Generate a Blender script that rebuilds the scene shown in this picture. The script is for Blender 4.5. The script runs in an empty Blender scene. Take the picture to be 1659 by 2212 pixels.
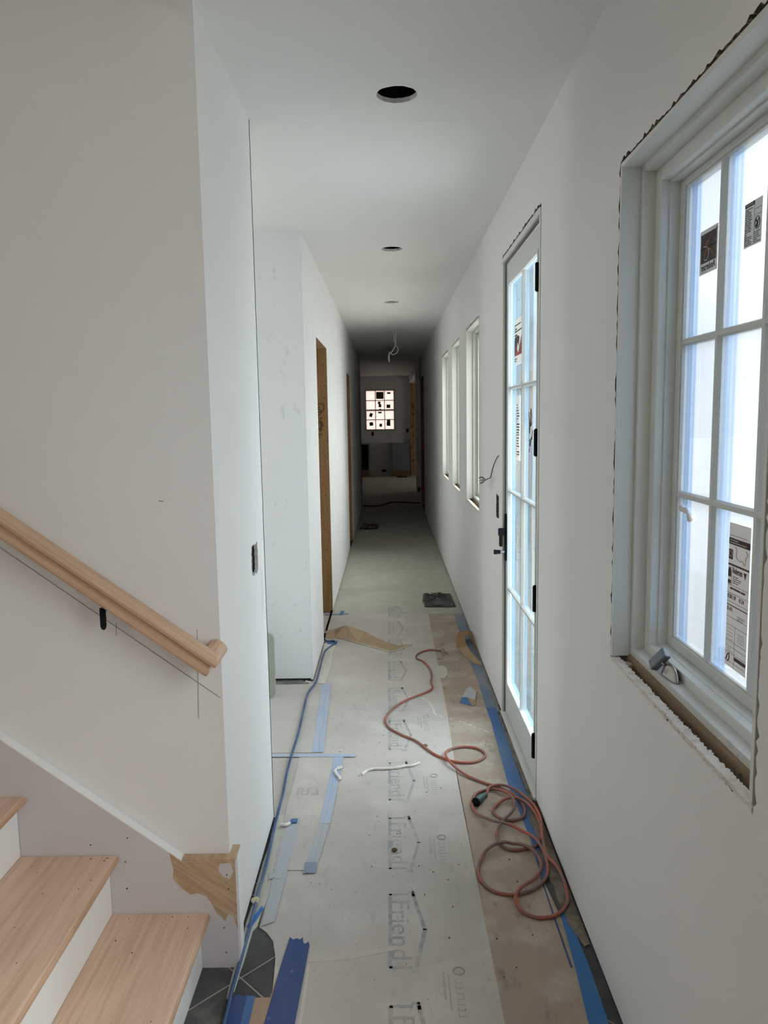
import bpy, bmesh, math, random
from mathutils import Vector, Matrix
from mathutils.geometry import tessellate_polygon
random.seed(7)
S = bpy.context.scene
COL = S.collection

# ------------------------------------------------------------------ camera
cam_d = bpy.data.cameras.new('camera')
cam_d.sensor_fit = 'HORIZONTAL'; cam_d.sensor_width = 36.0
cam_d.lens = 1650.0 / 1659.0 * 36.0
cam_d.clip_start = 0.02; cam_d.clip_end = 200
cam = bpy.data.objects.new('camera', cam_d); COL.objects.link(cam)
cam.matrix_world = Matrix((
    (0.99985498, 0.01549899, 0.00705761, 0.0),
    (0.0051129, 0.12210802, -0.99250365, 0.0),
    (-0.0162446, 0.99239579, 0.12201107, 1.64),
    (0, 0, 0, 1)))
S.camera = cam

# ------------------------------------------------------------------ world (overcast sky), exposure
W = bpy.data.worlds.new('overcast_sky'); S.world = W; W.use_nodes = True
bg = W.node_tree.nodes['Background']
# CIE overcast sky: zenith three times as bright as the horizon
_nt = W.node_tree; _tc = _nt.nodes.new('ShaderNodeTexCoord'); _sp = _nt.nodes.new('ShaderNodeSeparateXYZ')
_nt.links.new(_tc.outputs['Generated'], _sp.inputs[0])
_mr = _nt.nodes.new('ShaderNodeMapRange'); _nt.links.new(_sp.outputs[2], _mr.inputs[0])
for _i, _v in ((1, 0.), (2, 1.), (3, 1.), (4, 3.)): _mr.inputs[_i].default_value = _v
_nt.links.new(_mr.outputs[0], bg.inputs[1])
bg.inputs[0].default_value = (1.0, 0.982, 0.952, 1)
S.view_settings.view_transform = 'Standard'; S.view_settings.look = 'None'
S.view_settings.gamma = 1.0; S.view_settings.use_curve_mapping = False
S.view_settings.exposure = 2.5
S.cycles.use_denoising = True
S.cycles.max_bounces = 14; S.cycles.diffuse_bounces = 9; S.cycles.transparent_max_bounces = 16
S.cycles.sample_clamp_indirect = 8.0
S.cycles.caustics_reflective = False; S.cycles.caustics_refractive = False

XR, XL, Y1, H = 0.608, -0.497, 2.155, 2.74

def portal(loc, normal, sx, sy):
    """sampling portal for the sky in a window opening"""
    d = bpy.data.lights.new('sky_portal', 'AREA'); d.shape = 'RECTANGLE'; d.size = sx; d.size_y = sy
    d.cycles.is_portal = True
    o = bpy.data.objects.new('sky_portal', d); COL.objects.link(o)
    o.location = loc; o.rotation_mode = 'QUATERNION'
    n = Vector(normal)
    o.rotation_quaternion = (-n).to_track_quat('Z', 'Y' if abs(n.z) > .5 else 'Z') if False else n.to_track_quat('-Z', 'Z' if abs(n.z) < .5 else 'Y')
# right-hand windows (light travels towards -X)
portal((0.84, 1.64, 1.62), (-1, 0, 0), 0.9, 1.4)
portal((0.84, 3.6, 1.25), (-1, 0, 0), 0.95, 2.2)
portal((0.84, 5.55, 1.64), (-1, 0, 0), 0.85, 1.35)
portal((0.84, 6.9, 1.64), (-1, 0, 0), 0.85, 1.35)
portal((0.84, 8.15, 1.64), (-1, 0, 0), 0.85, 1.35)
portal((0.84, 0.6, 1.57), (-1, 0, 0), 1.1, 1.75)  # added opening behind the camera, extra daylight
portal((-3.36, 3.85, 1.55), (1, 0, 0), .65, 1.15)
portal((-2.35, -2.76, 3.65), (0, 1, 0), .55, .55)
portal((-4.36, .9, 3.85), (1, 0, 0), .65, .75)
portal((3.17, 19.5, 1.4), (-1, 0, 0), .65, .65)
portal((-0.22, 22.14, 1.87), (0, -1, 0), 0.9, 1.2)

# ------------------------------------------------------------------ materials
def lin(c):
    return tuple((x / 12.92 if x <= .04045 else ((x + .055) / 1.055) ** 2.4) for x in [v / 255 for v in c])

def pos_node(nt, scale=None):
    g = nt.nodes.new('ShaderNodeNewGeometry'); out = g.outputs['Position']
    if scale and len(scale) == 4:      # 4th value: turn the grain about Y by this angle
        v = nt.nodes.new('ShaderNodeVectorRotate'); v.rotation_type = 'Y_AXIS'; v.inputs['Angle'].default_value = scale[3]
        nt.links.new(out, v.inputs['Vector']); out = v.outputs[0]; scale = scale[:3]
    if scale:
        m = nt.nodes.new('ShaderNodeVectorMath'); m.operation = 'MULTIPLY'
        nt.links.new(out, m.inputs[0]); m.inputs[1].default_value = scale; out = m.outputs[0]
    return out

def noise(nt, scale, detail=4, stretch=None, rough=.55):
    n = nt.nodes.new('ShaderNodeTexNoise'); n.inputs['Scale'].default_value = scale
    n.inputs['Detail'].default_value = detail; n.inputs['Roughness'].default_value = rough
    nt.links.new(pos_node(nt, stretch), n.inputs['Vector']); return n.outputs['Fac']

def ramp(nt, fac, p0, p1, c0=(0, 0, 0, 1), c1=(1, 1, 1, 1)):
    r = nt.nodes.new('ShaderNodeValToRGB'); r.color_ramp.elements[0].position = p0; r.color_ramp.elements[1].position = p1
    r.color_ramp.elements[0].color = c0; r.color_ramp.elements[1].color = c1
    nt.links.new(fac, r.inputs[0]); return r.outputs[0]

def mixc(nt, fac, a, b):
    m = nt.nodes.new('ShaderNodeMix'); m.data_type = 'RGBA'
    for s, v in ((m.inputs[0], fac), (m.inputs[6], a), (m.inputs[7], b)):
        if hasattr(v, 'links'): nt.links.new(v, s)
        elif isinstance(v, (int, float)): s.default_value = v
        else: s.default_value = (*v[:3], 1)
    return m.outputs[2]

def M(name, col, rough=.8, layers=(), bump=None, metal=0., spec=.5):
    """layers: (noise scale, lo, hi, colour, strength, stretch)"""
    m = bpy.data.materials.new(name); m.use_nodes = True; nt = m.node_tree
    b = nt.nodes['Principled BSDF']
    b.inputs['Roughness'].default_value = rough; b.inputs['Metallic'].default_value = metal
    b.inputs['Specular IOR Level'].default_value = spec
    cur = tuple(col)
    for (sc, lo, hi, c2, st, stretch) in layers:
        f = ramp(nt, noise(nt, sc, 5, stretch), lo, hi, (0, 0, 0, 1), (st, st, st, 1))
        cur = mixc(nt, f, cur, c2)
    if hasattr(cur, 'links'): nt.links.new(cur, b.inputs['Base Color'])
    else: b.inputs['Base Color'].default_value = (*cur[:3], 1)
    if bump:
        bn = nt.nodes.new('ShaderNodeBump'); bn.inputs['Strength'].default_value = bump[1]
        bn.inputs['Distance'].default_value = bump[2] if len(bump) > 2 else .002
        nt.links.new(noise(nt, bump[0], 3, bump[3] if len(bump) > 3 else None), bn.inputs['Height'])
        nt.links.new(bn.outputs[0], b.inputs['Normal'])
    return m

def wood(name, base, dark, stretch, scale=18, rough=.6, layers=()):
    return M(name, base, rough, ((scale, .42, .62, dark, .75, stretch), (3, .4, .7, tuple(x * .85 for x in base), .5, stretch)) + tuple(layers), bump=(scale * 3, .15, .001, stretch))

WALLP = M('primed_drywall', (.80, .795, .78), .85, ((1.3, .45, .75, (.80, .76, .75), .5, None), (2.1, .5, .75, (.765, .785, .76), .5, None), (9, .68, .8, (.70, .70, .69), .25, None), (5, .71, .745, (.52, .51, .51), .4, (1, 1, .22))), bump=(30, .10, .002))
WALLFAR = M('skimmed_drywall', (.82, .83, .835), .85, ((1.5, .45, .75, (.78, .80, .81), .6, None), (13, .62, .70, (.60, .61, .62), .35, (1, 1, .6)), (22, .68, .73, (.35, .35, .35), .3, (1, 1, .4))), bump=(9, .35, .008))
CEIL = M('ceiling_paint', (.80, .805, .785), .9, ((1.1, .45, .7, (.77, .76, .75), .5, None),), bump=(25, .08, .002))
RAW = M('raw_gypsum_edge', (.74, .69, .62), .95, ((60, .5, .7, (.45, .38, .33), .7, None),), bump=(120, .8, .004))
CAVITY = M('painted_dark_fill', (.035, .03, .026), 1.)  # near-black: puts the shade of gaps and hollows into colour; also dark parts
STUDBACK = M('wall_framing', (.20, .14, .09), .9, ((20, .4, .7, (.05, .04, .035), .8, None),))
WHITETRIM = M('offwhite_window_vinyl', (.70, .72, .68), .45, ((40, .55, .8, (.58, .60, .57), .3, None),), bump=(200, .04, .001))
SASHMAT = M('offwhite_sash_paint', (.64, .655, .625), .45)
DOORPAINT = M('door_white_paint', (.66, .675, .66), .45, ((12, .55, .75, (.50, .54, .55), .35, (1, 1, .3)),))
SILLDUST = M('dusty_sill_paint', (.66, .665, .63), .6, ((60, .55, .72, (.46, .45, .42), .45, (1, .6, 1)),))
BLACK = M('black_hardware', (.008, .008, .009), .6, spec=.15)
CHROME = M('chrome_tip', (.5, .5, .52), .18, metal=1.)
NICKEL = M('brushed_nickel', (.42, .38, .35), .28, ((40, .5, .7, (.15, .13, .12), .8, None),), metal=1.)
HANDLEG = M('dark_grey_handle', (.16, .18, .20), .35, metal=.6)
SKIRT = M('primed_skirt_board', (.61, .575, .585), .7, ((1.6, .45, .7, (.62, .58, .56), .6, None), (14, .66, .78, (.5, .47, .48), .3, None)), bump=(40, .05, .001))
SKIRTTOP = M('white_and_lit_edge', (.82, .82, .80), .6)  # carries the lit top face of the skirt; also plain white parts
OAKX = wood('oak_rail', (.60, .41, .275), (.49, .31, .20), (.8, 16, 20, -.63), 7, .5)
OAKY = wood('oak_tread', (.74, .54, .40), (.60, .42, .29), (14, 1.0, 14), 5, .45, ((60, .48, .60, (.50, .33, .22), .55, (1, .035, 1)), (2.2, .45, .7, (.66, .47, .39), .5, (3, .6, 1)), (45, .76, .80, (.16, .09, .05), .7, None)))
OAKEDGE = wood('oak_nosing', (.56, .35, .22), (.42, .25, .15), (14, 1.0, 14), 6, .45)
PINE = wood('bare_pine', (.56, .40, .255), (.36, .22, .12), (1.0, 1, 13, -.62), 5.5, .65)
STUD = M('framing_lumber', (.42, .24, .105), .8, ((5, .4, .65, (.30, .16, .07), .8, (6, 6, .5)), (26, .72, .76, (.05, .025, .015), .95, None)), bump=(30, .1, .001))
STUDL = M('pale_framing_lumber', (.50, .33, .18), .8, ((5, .4, .65, (.36, .22, .12), .8, (6, 6, .5)), (14, .62, .70, (.20, .10, .06), .8, None)))
SILLWOOD = M('sill_lumber', (.38, .27, .17), .8, ((8, .4, .65, (.28, .185, .11), .8, (1, .5, 8)),))
RISER = M('white_riser', (.83, .84, .83), .6)
DUST = ((.62, .60, .56))
BOARD = M('floor_protection_board', (.535, .485, .445), .62, (
    (1.2, .38, .62, (.465, .435, .395), 1., None), (4, .50, .68, (.61, .575, .53), .6, None), (3.2, .55, .75, (.40, .365, .325), .7, (1, .7, 1)),
    (30, .60, .72, (.30, .27, .235), .35, (1, .35, 1)), (75, .62, .70, (.30, .27, .24), .35, (1, .6, 1)), (60, .72, .76, (.75, .73, .70), .6, None), (38, .725, .76, (.10, .08, .06), .7, None)), bump=(16, .10, .002))
BOARDB = M('brown_protection_board', (.39, .30, .235), .62, (
    (1.6, .40, .64, (.34, .275, .22), .9, None), (5, .48, .64, (.50, .44, .375), .7, None), (18, .58, .70, (.20, .16, .125), .6, (1, .5, 1)),
    (50, .71, .76, (.60, .55, .50), .5, None), (33, .72, .76, (.10, .08, .06), .6, None)), bump=(16, .10, .002))
BOARDG = M('grey_protection_board', (.50, .475, .44), .8, ((3, .45, .65, (.44, .41, .37), .8, None), (40, .7, .76, (.22, .2, .18), .6, None)), bump=(14, .1, .002))
FLOORM = M('dusty_subfloor', (.45, .43, .37), .85, (
    (1.3, .42, .68, (.38, .36, .305), .9, None), (7, .50, .68, (.53, .51, .45), .6, None),
    (34, .70, .76, (.12, .11, .09), .6, None)), bump=(20, .12, .003))
SLATE = M('slate_tile', (.048, .050, .048), .65, ((5, .42, .66, (.085, .088, .085), .8, None), (7, .56, .72, (.22, .20, .17), .5, None), (90, .72, .76, (.55, .53, .5), .6, None)), bump=(12, .4, .004))
GROUT = M('pale_grout', (.36, .34, .31), .9, ((8, .5, .7, (.24, .22, .20), .6, None),))
DIRT = M('dried_mortar_dirt', (.23, .20, .155), .95, ((14, .45, .62, (.12, .105, .085), .9, None), (70, .66, .74, (.48, .44, .36), .6, None)), bump=(60, .6, .004))
FELT = M('offwhite_underlay_paper', (.60, .585, .53), .9, ((7, .45, .66, (.48, .46, .40), .8, (2, .4, 1)), (50, .7, .76, (.2, .19, .17), .6, None)), bump=(18, .3, .004))
KRAFT = M('kraft_paper', (.40, .285, .175), .85, ((9, .45, .66, (.34, .235, .14), .7, None),))
KRAFTEDGE = M('torn_paper_edge', (.62, .56, .46), .95)
AMBER = M('amber_roll_paper', (.30, .165, .06), .55, ((6, .4, .7, (.24, .13, .05), .7, None),))
def tapem(name, col, dust, amt): return M(name, col, .55, ((5, .42, .68, dust, amt, (1, .4, 1)), (30, .66, .76, (.6, .58, .55), .5 * amt, None)), bump=(12, .12, .002))
TAPE_DARK = tapem('dark_blue_tape', (.018, .06, .22), (.10, .11, .19), .45)
TAPE_MID = tapem('blue_tape', (.035, .13, .34), (.14, .21, .33), .6)
TAPE_DUSTY = tapem('dusty_blue_tape', (.13, .19, .30), (.27, .27, .27), .95)
TAPE_PALE = tapem('pale_blue_tape', (.37, .44, .58), (.46, .49, .55), .9)
TAPE_GREY = tapem('greyed_tape', (.43, .455, .49), (.47, .46, .45), .9)
PRINT = M('grey_blue_ink', (.29, .31, .315), .7, ((28, .42, .58, (.46, .43, .39), .9, None), (5, .45, .65, (.43, .41, .375), .7, None)))
PRINTF = M('faded_ink', (.385, .365, .335), .7, ((22, .40, .58, (.43, .40, .365), .95, None),))
ORANGE = M('dusty_orange_jacket', (.40, .115, .07), .6, ((7, .42, .60, (.20, .14, .13), .9, None), (40, .68, .76, (.50, .42, .38), .5, None)))
BLUEC = M('blue_cable_jacket', (.03, .075, .20), .5, ((8, .45, .62, (.11, .16, .26), .8, None),))
GREENP = M('dark_green_plug', (.03, .09, .085), .5, ((30, .5, .7, (.10, .17, .16), .6, None),))
WHITEC = M('white_cable_jacket', (.62, .62, .58), .6)
GREYC = M('grey_cable_jacket', (.10, .10, .10), .6)
PLASTIC = M('crumpled_black_plastic', (.010, .011, .010), .32, ((60, .67, .72, (.35, .34, .30), .6, None),), bump=(40, .5, .01))
PLASTER = M('plaster_crumb', (.80, .77, .72), .9)
BROWNC = M('brown_clod', (.10, .06, .03), .95)
CAB = M('blue_grey_cabinet_paint', (.22, .26, .28), .55)
CABWOOD = M('cabinet_plinth_wood', (.28, .14, .07), .8)
BOXM = M('grey_metal_box', (.14, .14, .145), .5)
PENCIL = M('pencil_line', (.10, .10, .11), .9)
MARK = M('black_marker', (.012, .008, .006), .9)
def paper(name, col):
    m = M(name, col, .7); nt = m.node_tree; b = nt.nodes['Principled BSDF']
    t = nt.nodes.new('ShaderNodeBsdfTranslucent'); t.inputs[0].default_value = (*col, 1)
    x = nt.nodes.new('ShaderNodeMixShader'); x.inputs[0].default_value = .38
    nt.links.new(b.outputs[0], x.inputs[1]); nt.links.new(t.outputs[0], x.inputs[2]); nt.links.new(x.outputs[0], nt.nodes['Material Output'].inputs[0])
    return m
PAPER = paper('sticker_paper', (.82, .79, .76))
PAPERG = paper('grey_sticker_paper', (.72, .72, .70))
INK = M('black_ink', (.015, .013, .014), .7)
INKB = M('maroon_ink', (.075, .03, .03), .7)
INKG = M('grey_photo_ink', (.06, .06, .06), .7, ((30, .45, .6, (.12, .10, .10), .8, (1, 1, 3)),))
SKINP = M('tan_print', (.36, .20, .13), .7)
REDP = M('red_print', (.45, .12, .085), .7)
GREENB = M('green_grey_panel', (.36, .38, .32), .5)
EXTG = M('pale_site_ground', (.55, .54, .53), .95, ((2, .4, .7, (.46, .45, .44), .8, None),))

def glass(name, tr, haze, haze_amt, stripe=None, streak=None, layers=6, gloss=(.8, .8, .8)):
    """glass with protective film: tinted see-through + translucent film; Fresnel reflection"""
    m = bpy.data.materials.new(name); m.use_nodes = True; nt = m.node_tree
    nt.nodes.remove(nt.nodes['Principled BSDF'])
    out = nt.nodes['Material Output']
    t = nt.nodes.new('ShaderNodeBsdfTransparent'); tl = nt.nodes.new('ShaderNodeBsdfTranslucent')
    g = nt.nodes.new('ShaderNodeBsdfGlossy'); g.inputs['Roughness'].default_value = .05
    g.inputs['Color'].default_value = (*gloss, 1)
    col_t = (*tr, 1); col_h = (*haze, 1)
    ch, ct = col_h, col_t
    tc = nt.nodes.new('ShaderNodeTexCoord'); sep = nt.nodes.new('ShaderNodeSeparateXYZ')
    nt.links.new(tc.outputs['Generated'], sep.inputs[0])
    def cloud(base, col2, sc, lo, hi, st):
        return mixc(nt, ramp(nt, noise(nt, sc, 4, streak), lo, hi, (0, 0, 0, 1), (st, st, st, 1)), base, col2)
    if streak:
        ch = cloud(ch, tuple(min(1, x * 1.5 + .12) for x in haze), 9, .50, .62, 1.)
        ct = cloud(ct, tuple(min(1, x * 1.35 + .12) for x in tr), 9, .50, .62, 1.)
    if stripe:
        # blue protective film lapping the far side of every pane
        r = nt.nodes.new('ShaderNodeValToRGB'); e = r.color_ramp.elements
        e[0].position = .60; e[0].color = (0, 0, 0, 1); e[1].position = .66; e[1].color = (.85, .85, .85, 1)
        for p, v in ((.74, .55), (.78, 1.), (.84, .75), (.90, .95), (.94, .3)):
            x = e.new(p); x.color = (v, v, v, 1)
        nt.links.new(sep.outputs[1], r.inputs[0])
        ch = cloud(ch, (.27, .30, .345), 2.2, .45, .62, .8)
        ct = cloud(ct, (.21, .235, .265), 2.2, .45, .62, .8)
        ch = mixc(nt, r.outputs[0], ch, (.10, .17, .30)); ct = mixc(nt, r.outputs[0], ct, (.055, .10, .185))
    for s, v in ((t, ct), (tl, ch)):
        if hasattr(v, 'links'): nt.links.new(v, s.inputs[0])
        else: s.inputs[0].default_value = (*v[:3], 1)
    mx = nt.nodes.new('ShaderNodeMixShader'); mx.inputs[0].default_value = haze_amt
    nt.links.new(t.outputs[0], mx.inputs[1]); nt.links.new(tl.outputs[0], mx.inputs[2])
    # reflectance of a stack of n thin panes/films: n r / (1 + (n - 1) r)
    lw = nt.nodes.new('ShaderNodeLayerWeight'); lw.inputs[0].default_value = .5
    def mth(op, a, b):
        q = nt.nodes.new('ShaderNodeMath'); q.operation = op
        for i_, v_ in enumerate((a, b)):
            if hasattr(v_, 'links'): nt.links.new(v_, q.inputs[i_])
            else: q.inputs[i_].default_value = v_
        return q.outputs[0]
    r_ = mth('ADD', mth('MULTIPLY', mth('POWER', lw.outputs['Facing'], 5.), .96), .04)   # Schlick, same from both sides
    class fr: outputs = [mth('DIVIDE', mth('MULTIPLY', r_, layers), mth('ADD', mth('MULTIPLY', r_, layers - 1), 1.))]
    mf = nt.nodes.new('ShaderNodeMixShader')
    nt.links.new(fr.outputs[0], mf.inputs[0]); nt.links.new(mx.outputs[0], mf.inputs[1]); nt.links.new(g.outputs[0], mf.inputs[2])
    nt.links.new(mf.outputs[0], out.inputs[0])
    return m
FILM_WIN = glass('window_glass_film', (.165, .192, .222), (.23, .27, .32), .42, stripe=True)
FILM_DOOR = glass('door_glass_film', (.60, .80, .96), (.66, .84, .98), .45, streak=(2.2, 2.2, .35), layers=11, gloss=(.30, .55, .80))
CLEAR = glass('clear_glass', (.9, .93, .93), (1, 1, 1), .02, layers=4)
COATED = glass('coated_glass', (.76, .81, .82), (.9, .9, .9), .1, layers=6)
FILM_PINK = glass('far_window_pink_film', (.17, .13, .12), (.24, .185, .168), .6)

# ------------------------------------------------------------------ mesh helpers
WLOC = {}
def mk(name, verts, faces, mat, parent=None, loc=None, smooth=False):
    me = bpy.data.meshes.new(name)
    if parent is not None: off = WLOC[parent.name]
    elif loc is not None: off = Vector(loc)
    else:
        xs = [v[0] for v in verts]; ys = [v[1] for v in verts]; zs = [v[2] for v in verts]
        off = Vector(((min(xs) + max(xs)) / 2, (min(ys) + max(ys)) / 2, min(zs)))
    me.from_pydata([tuple(Vector(v) - off) for v in verts], [], faces)
    me.validate(); me.update()
    bm = bmesh.new(); bm.from_mesh(me); bmesh.ops.recalc_face_normals(bm, faces=bm.faces); bm.to_mesh(me); bm.free()
    if smooth:
        for p in me.polygons: p.use_smooth = True
    me.materials.append(mat)
    o = bpy.data.objects.new(name, me); COL.objects.link(o)
    if parent is not None: o.parent = parent; WLOC[o.name] = off.copy()
    else: o.location = off; WLOC[o.name] = off.copy()
    return o

def empty(name, loc):
    o = bpy.data.objects.new(name, None); COL.objects.link(o); o.location = loc; o.empty_display_size = .05
    WLOC[o.name] = Vector(loc); return o

def tag(o, label=None, cat=None, group=None, kind=None):
    if label: o['label'] = label
    if cat: o['category'] = cat
    if group: o['group'] = group
    if kind: o['kind'] = kind
    return o
def struct(o): o['kind'] = 'structure'; return o

class MB:
    def __init__(s): s.v = []; s.f = []
    def add(s, v, f):
        n = len(s.v); s.v += [tuple(x) for x in v]; s.f += [tuple(i + n for i in q) for q in f]; return s
    def box(s, x0, x1, y0, y1, z0, z1, mtx=None):
        v = [(x, y, z) for x in (x0, x1) for y in (y0, y1) for z in (z0, z1)]
        if mtx: v = [mtx @ Vector(p) for p in v]
        return s.add(v, [(0, 1, 3, 2), (4, 6, 7, 5), (0, 4, 5, 1), (2, 3, 7, 6), (0, 2, 6, 4), (1, 5, 7, 3)])
    def prism(s, poly, z0, z1, f=lambda a, b, c: (a, b, c)):
        """poly in (a,b), extruded along c"""
        n = len(poly)
        v = [f(a, b, z0) for a, b in poly] + [f(a, b, z1) for a, b in poly]
        tri = tessellate_polygon([[Vector((a, b, 0)) for a, b in poly]])
        return s.add(v, [tuple(t) for t in tri] + [tuple(i + n for i in reversed(t)) for t in tri] + [(i, (i + 1) % n, (i + 1) % n + n, i + n) for i in range(n)])
    def cyl(s, c, axis, r, l, n=16, r2=None):
        axis = Vector(axis).normalized(); q = axis.to_track_quat('Z', 'Y'); c = Vector(c); r2 = r if r2 is None else r2
        v = []
        for k, rr in ((0, r), (1, r2)):
            for i in range(n):
                a = 2 * math.pi * i / n
                v.append(c + q @ Vector((rr * math.cos(a), rr * math.sin(a), k * l)))
        return s.add(v, [tuple(range(n)), tuple(range(n, 2 * n))] + [(i, (i + 1) % n, (i + 1) % n + n, i + n) for i in range(n)])
    def tube(s, pts, r, n=8):
        pts = [Vector(p) for p in pts]; m = len(pts); v = []; up = None
        for i, p in enumerate(pts):
            t = (pts[min(i + 1, m - 1)] - pts[max(i - 1, 0)]).normalized()
            if up is None: up = Vector((0, 0, 1)) if abs(t.z) < .9 else Vector((1, 0, 0))
            side = t.cross(up).normalized(); up = side.cross(t).normalized()
            rr = r[i] if isinstance(r, (list, tuple)) else r
            for k in range(n):
                a = 2 * math.pi * k / n; v.append(p + side * rr * math.cos(a) + up * rr * math.sin(a))
        f = [tuple(range(n)), tuple(range((m - 1) * n, m * n))]
        for i in range(m - 1):
            for k in range(n): f.append((i * n + k, i * n + (k + 1) % n, (i + 1) * n + (k + 1) % n, (i + 1) * n + k))
        return s.add(v, f)
    def build(s, name, mat, parent=None, **k): return mk(name, s.v, s.f, mat, parent, **k)
def bx(*a): return MB().box(*a)

def catmull(P, step=6):
    P = [Vector(p) for p in P]; out = []
    for i in range(len(P) - 1):
        p0 = P[max(i - 1, 0)]; p1 = P[i]; p2 = P[i + 1]; p3 = P[min(i + 2, len(P) - 1)]
        for k in range(step):
            t = k / step
            out.append(.5 * ((2 * p1) + (p2 - p0) * t + (2 * p0 - 5 * p1 + 4 * p2 - p3) * t * t + (3 * p1 - p0 - 3 * p2 + p3) * t ** 3))
    out.append(P[-1]); return out

def ragrect(a0, a1, b0, b1, jit, step=.025, sides='LRTB', grow=1):
    """rectangle outline with ragged sides (jitter away from the middle)"""
    pts = []
    def side(p, q, nrm, rag):
        n = max(1, int(((p[0] - q[0]) ** 2 + (p[1] - q[1]) ** 2) ** .5 / step)) if rag else 1
        for i in range(n):
            t = i / n; j = (random.random() ** 2) * jit * grow if (rag and 0 < i) else 0
            pts.append((p[0] + (q[0] - p[0]) * t + nrm[0] * j, p[1] + (q[1] - p[1]) * t + nrm[1] * j))
    side((a0, b0), (a1, b0), (0, -1), 'B' in sides); side((a1, b0), (a1, b1), (1, 0), 'R' in sides)
    side((a1, b1), (a0, b1), (0, 1), 'T' in sides); side((a0, b1), (a0, b0), (-1, 0), 'L' in sides)
    return pts

def slab(mb, outer, holes, c0, c1, f, edge=None):
    """plate with holes: 2D outline + hole outlines, thickness c0..c1"""
    loops = [outer] + holes
    V3 = [[Vector((a, b, 0)) for a, b in L] for L in loops]
    tri = tessellate_polygon(V3); flat = [p for L in loops for p in L]; n = len(flat)
    v = [f(a, b, c0) for a, b in flat] + [f(a, b, c1) for a, b in flat]
    fa = [tuple(t) for t in tri] + [tuple(i + n for i in reversed(t)) for t in tri]
    k = 0
    for L in loops:
        m = len(L)
        for i in range(m):
            q = (k + i, k + (i + 1) % m, k + (i + 1) % m + n, k + i + n)
            if edge is not None and k: edge.add([v[j] for j in q], [(0, 1, 2, 3)])
            else: fa.append(q)
        k += m
    mb.add(v, fa); return mb
FX = lambda a, b, c: (c, a, b)      # (y, z) plate with thickness in x
FY = lambda a, b, c: (a, c, b)      # (x, z) plate with thickness in y
FZ = lambda a, b, c: (a, b, c)
def rect(a0, a1, b0, b1): return [(a0, b0), (a1, b0), (a1, b1), (a0, b1)]

def bevel(o, w=.002, seg=2):
    m = o.modifiers.new('bevel', 'BEVEL'); m.width = w; m.segments = seg; m.limit_method = 'ANGLE'; return o

def text(body, size, mat, parent, basis, origin, name='lettering', align='CENTER', width=None, thick=.0003):
    cu = bpy.data.curves.new('t', 'FONT'); cu.body = body; cu.size = size; cu.align_x = align; cu.align_y = 'CENTER'
    cu.extrude = thick; cu.resolution_u = 3
    o = bpy.data.objects.new('t', cu); COL.objects.link(o)
    bpy.context.view_layer.update()
    me = bpy.data.meshes.new_from_object(o); bpy.data.objects.remove(o)
    vs = [v.co.copy() for v in me.vertices]; fs = [tuple(p.vertices) for p in me.polygons]
    w = max(v.x for v in vs) - min(v.x for v in vs); sx = (width / w) if width else 1
    ex, ey, ez = [Vector(b) for b in basis]; o0 = Vector(origin)
    V = [o0 + ex * v.x * sx + ey * v.y + ez * v.z for v in vs]
    bpy.data.meshes.remove(me)
    if isinstance(mat, MB): mat.add(V, fs); return None
    return mk(name, V, fs, mat, parent)
FLOORB = ((0, -1, 0), (1, 0, 0), (0, 0, 1))
GLASSB = ((0, -1, 0), (0, 0, 1), (-1, 0, 0))
GLASSM = ((0, 1, 0), (0, 0, 1), (1, 0, 0))

# ================================================================== SETTING: shell
# ---- floor: subfloor everywhere + diagonal slate tiles near the stairs
floor = struct(MB().box(-4.2, 3.2, -2.8, 22.4, -.06, -.012).build('floor', FLOORM, loc=(0, 0, 0)))
mb = MB().box(-4.2, .80, 4.22, 14.6, -.012, -.001).box(-4.2, 3.2, 14.6, 22.4, -.012, -.001)
mb.build('subfloor_sheet', FLOORM, floor)
MB().box(-4.2, .80, -2.8, 4.215, -.012, -.0012).build('grout_bed', GROUT, floor)
tv = None; tile_me = None
ts = .305; c45 = math.sqrt(.5); vx, vy = -.462, 2.078
for i in range(-9, 9):
    for j in range(-9, 10):
        u = (i + .5) * ts; w_ = (j + .5) * ts
        cx = vx + (u - w_) * c45; cy = vy + (u + w_) * c45
        if not (-1.9 < cx < .70 and .7 < cy < 4.30): continue
        if -1.9 < cx < -.75 and cy > 2.3: continue
        hs = ts / 2 - .0016
        if cx + .216 > .70 or cy > 4.1:
            # trim against the sill / the next floor
            pts = [(cx + hs * 1.414, cy), (cx, cy + hs * 1.414), (cx - hs * 1.414, cy), (cx, cy - hs * 1.414)]
            def clip(P, f):
                out = []
                for k in range(len(P)):
                    a, b = P[k], P[(k + 1) % len(P)]; fa, fb = f(a), f(b)
                    if fa >= 0: out.append(a)
                    if fa * fb < 0:
                        t = fa / (fa - fb); out.append((a[0] + (b[0] - a[0]) * t, a[1] + (b[1] - a[1]) * t))
                return out
            pts = clip(clip(pts, lambda p: .69 - p[0]), lambda p: 4.21 - p[1])
            if len(pts) < 3: continue
            MB().prism(pts, -.006, 0).build('slate_tile', SLATE, floor); continue
        if tile_me is None:
            o = MB().box(-hs, hs, -hs, hs, -.006, 0).build('slate_tile', SLATE, floor); bevel(o, .0015, 1); tile_me = o
            o.rotation_euler.z = math.pi / 4; o.location = (cx, cy, random.uniform(-.0006, .0004))
        else:
            o = tile_me.copy(); COL.objects.link(o); o.location = (cx, cy, random.uniform(-.0006, .0004)); o.parent = floor

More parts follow.
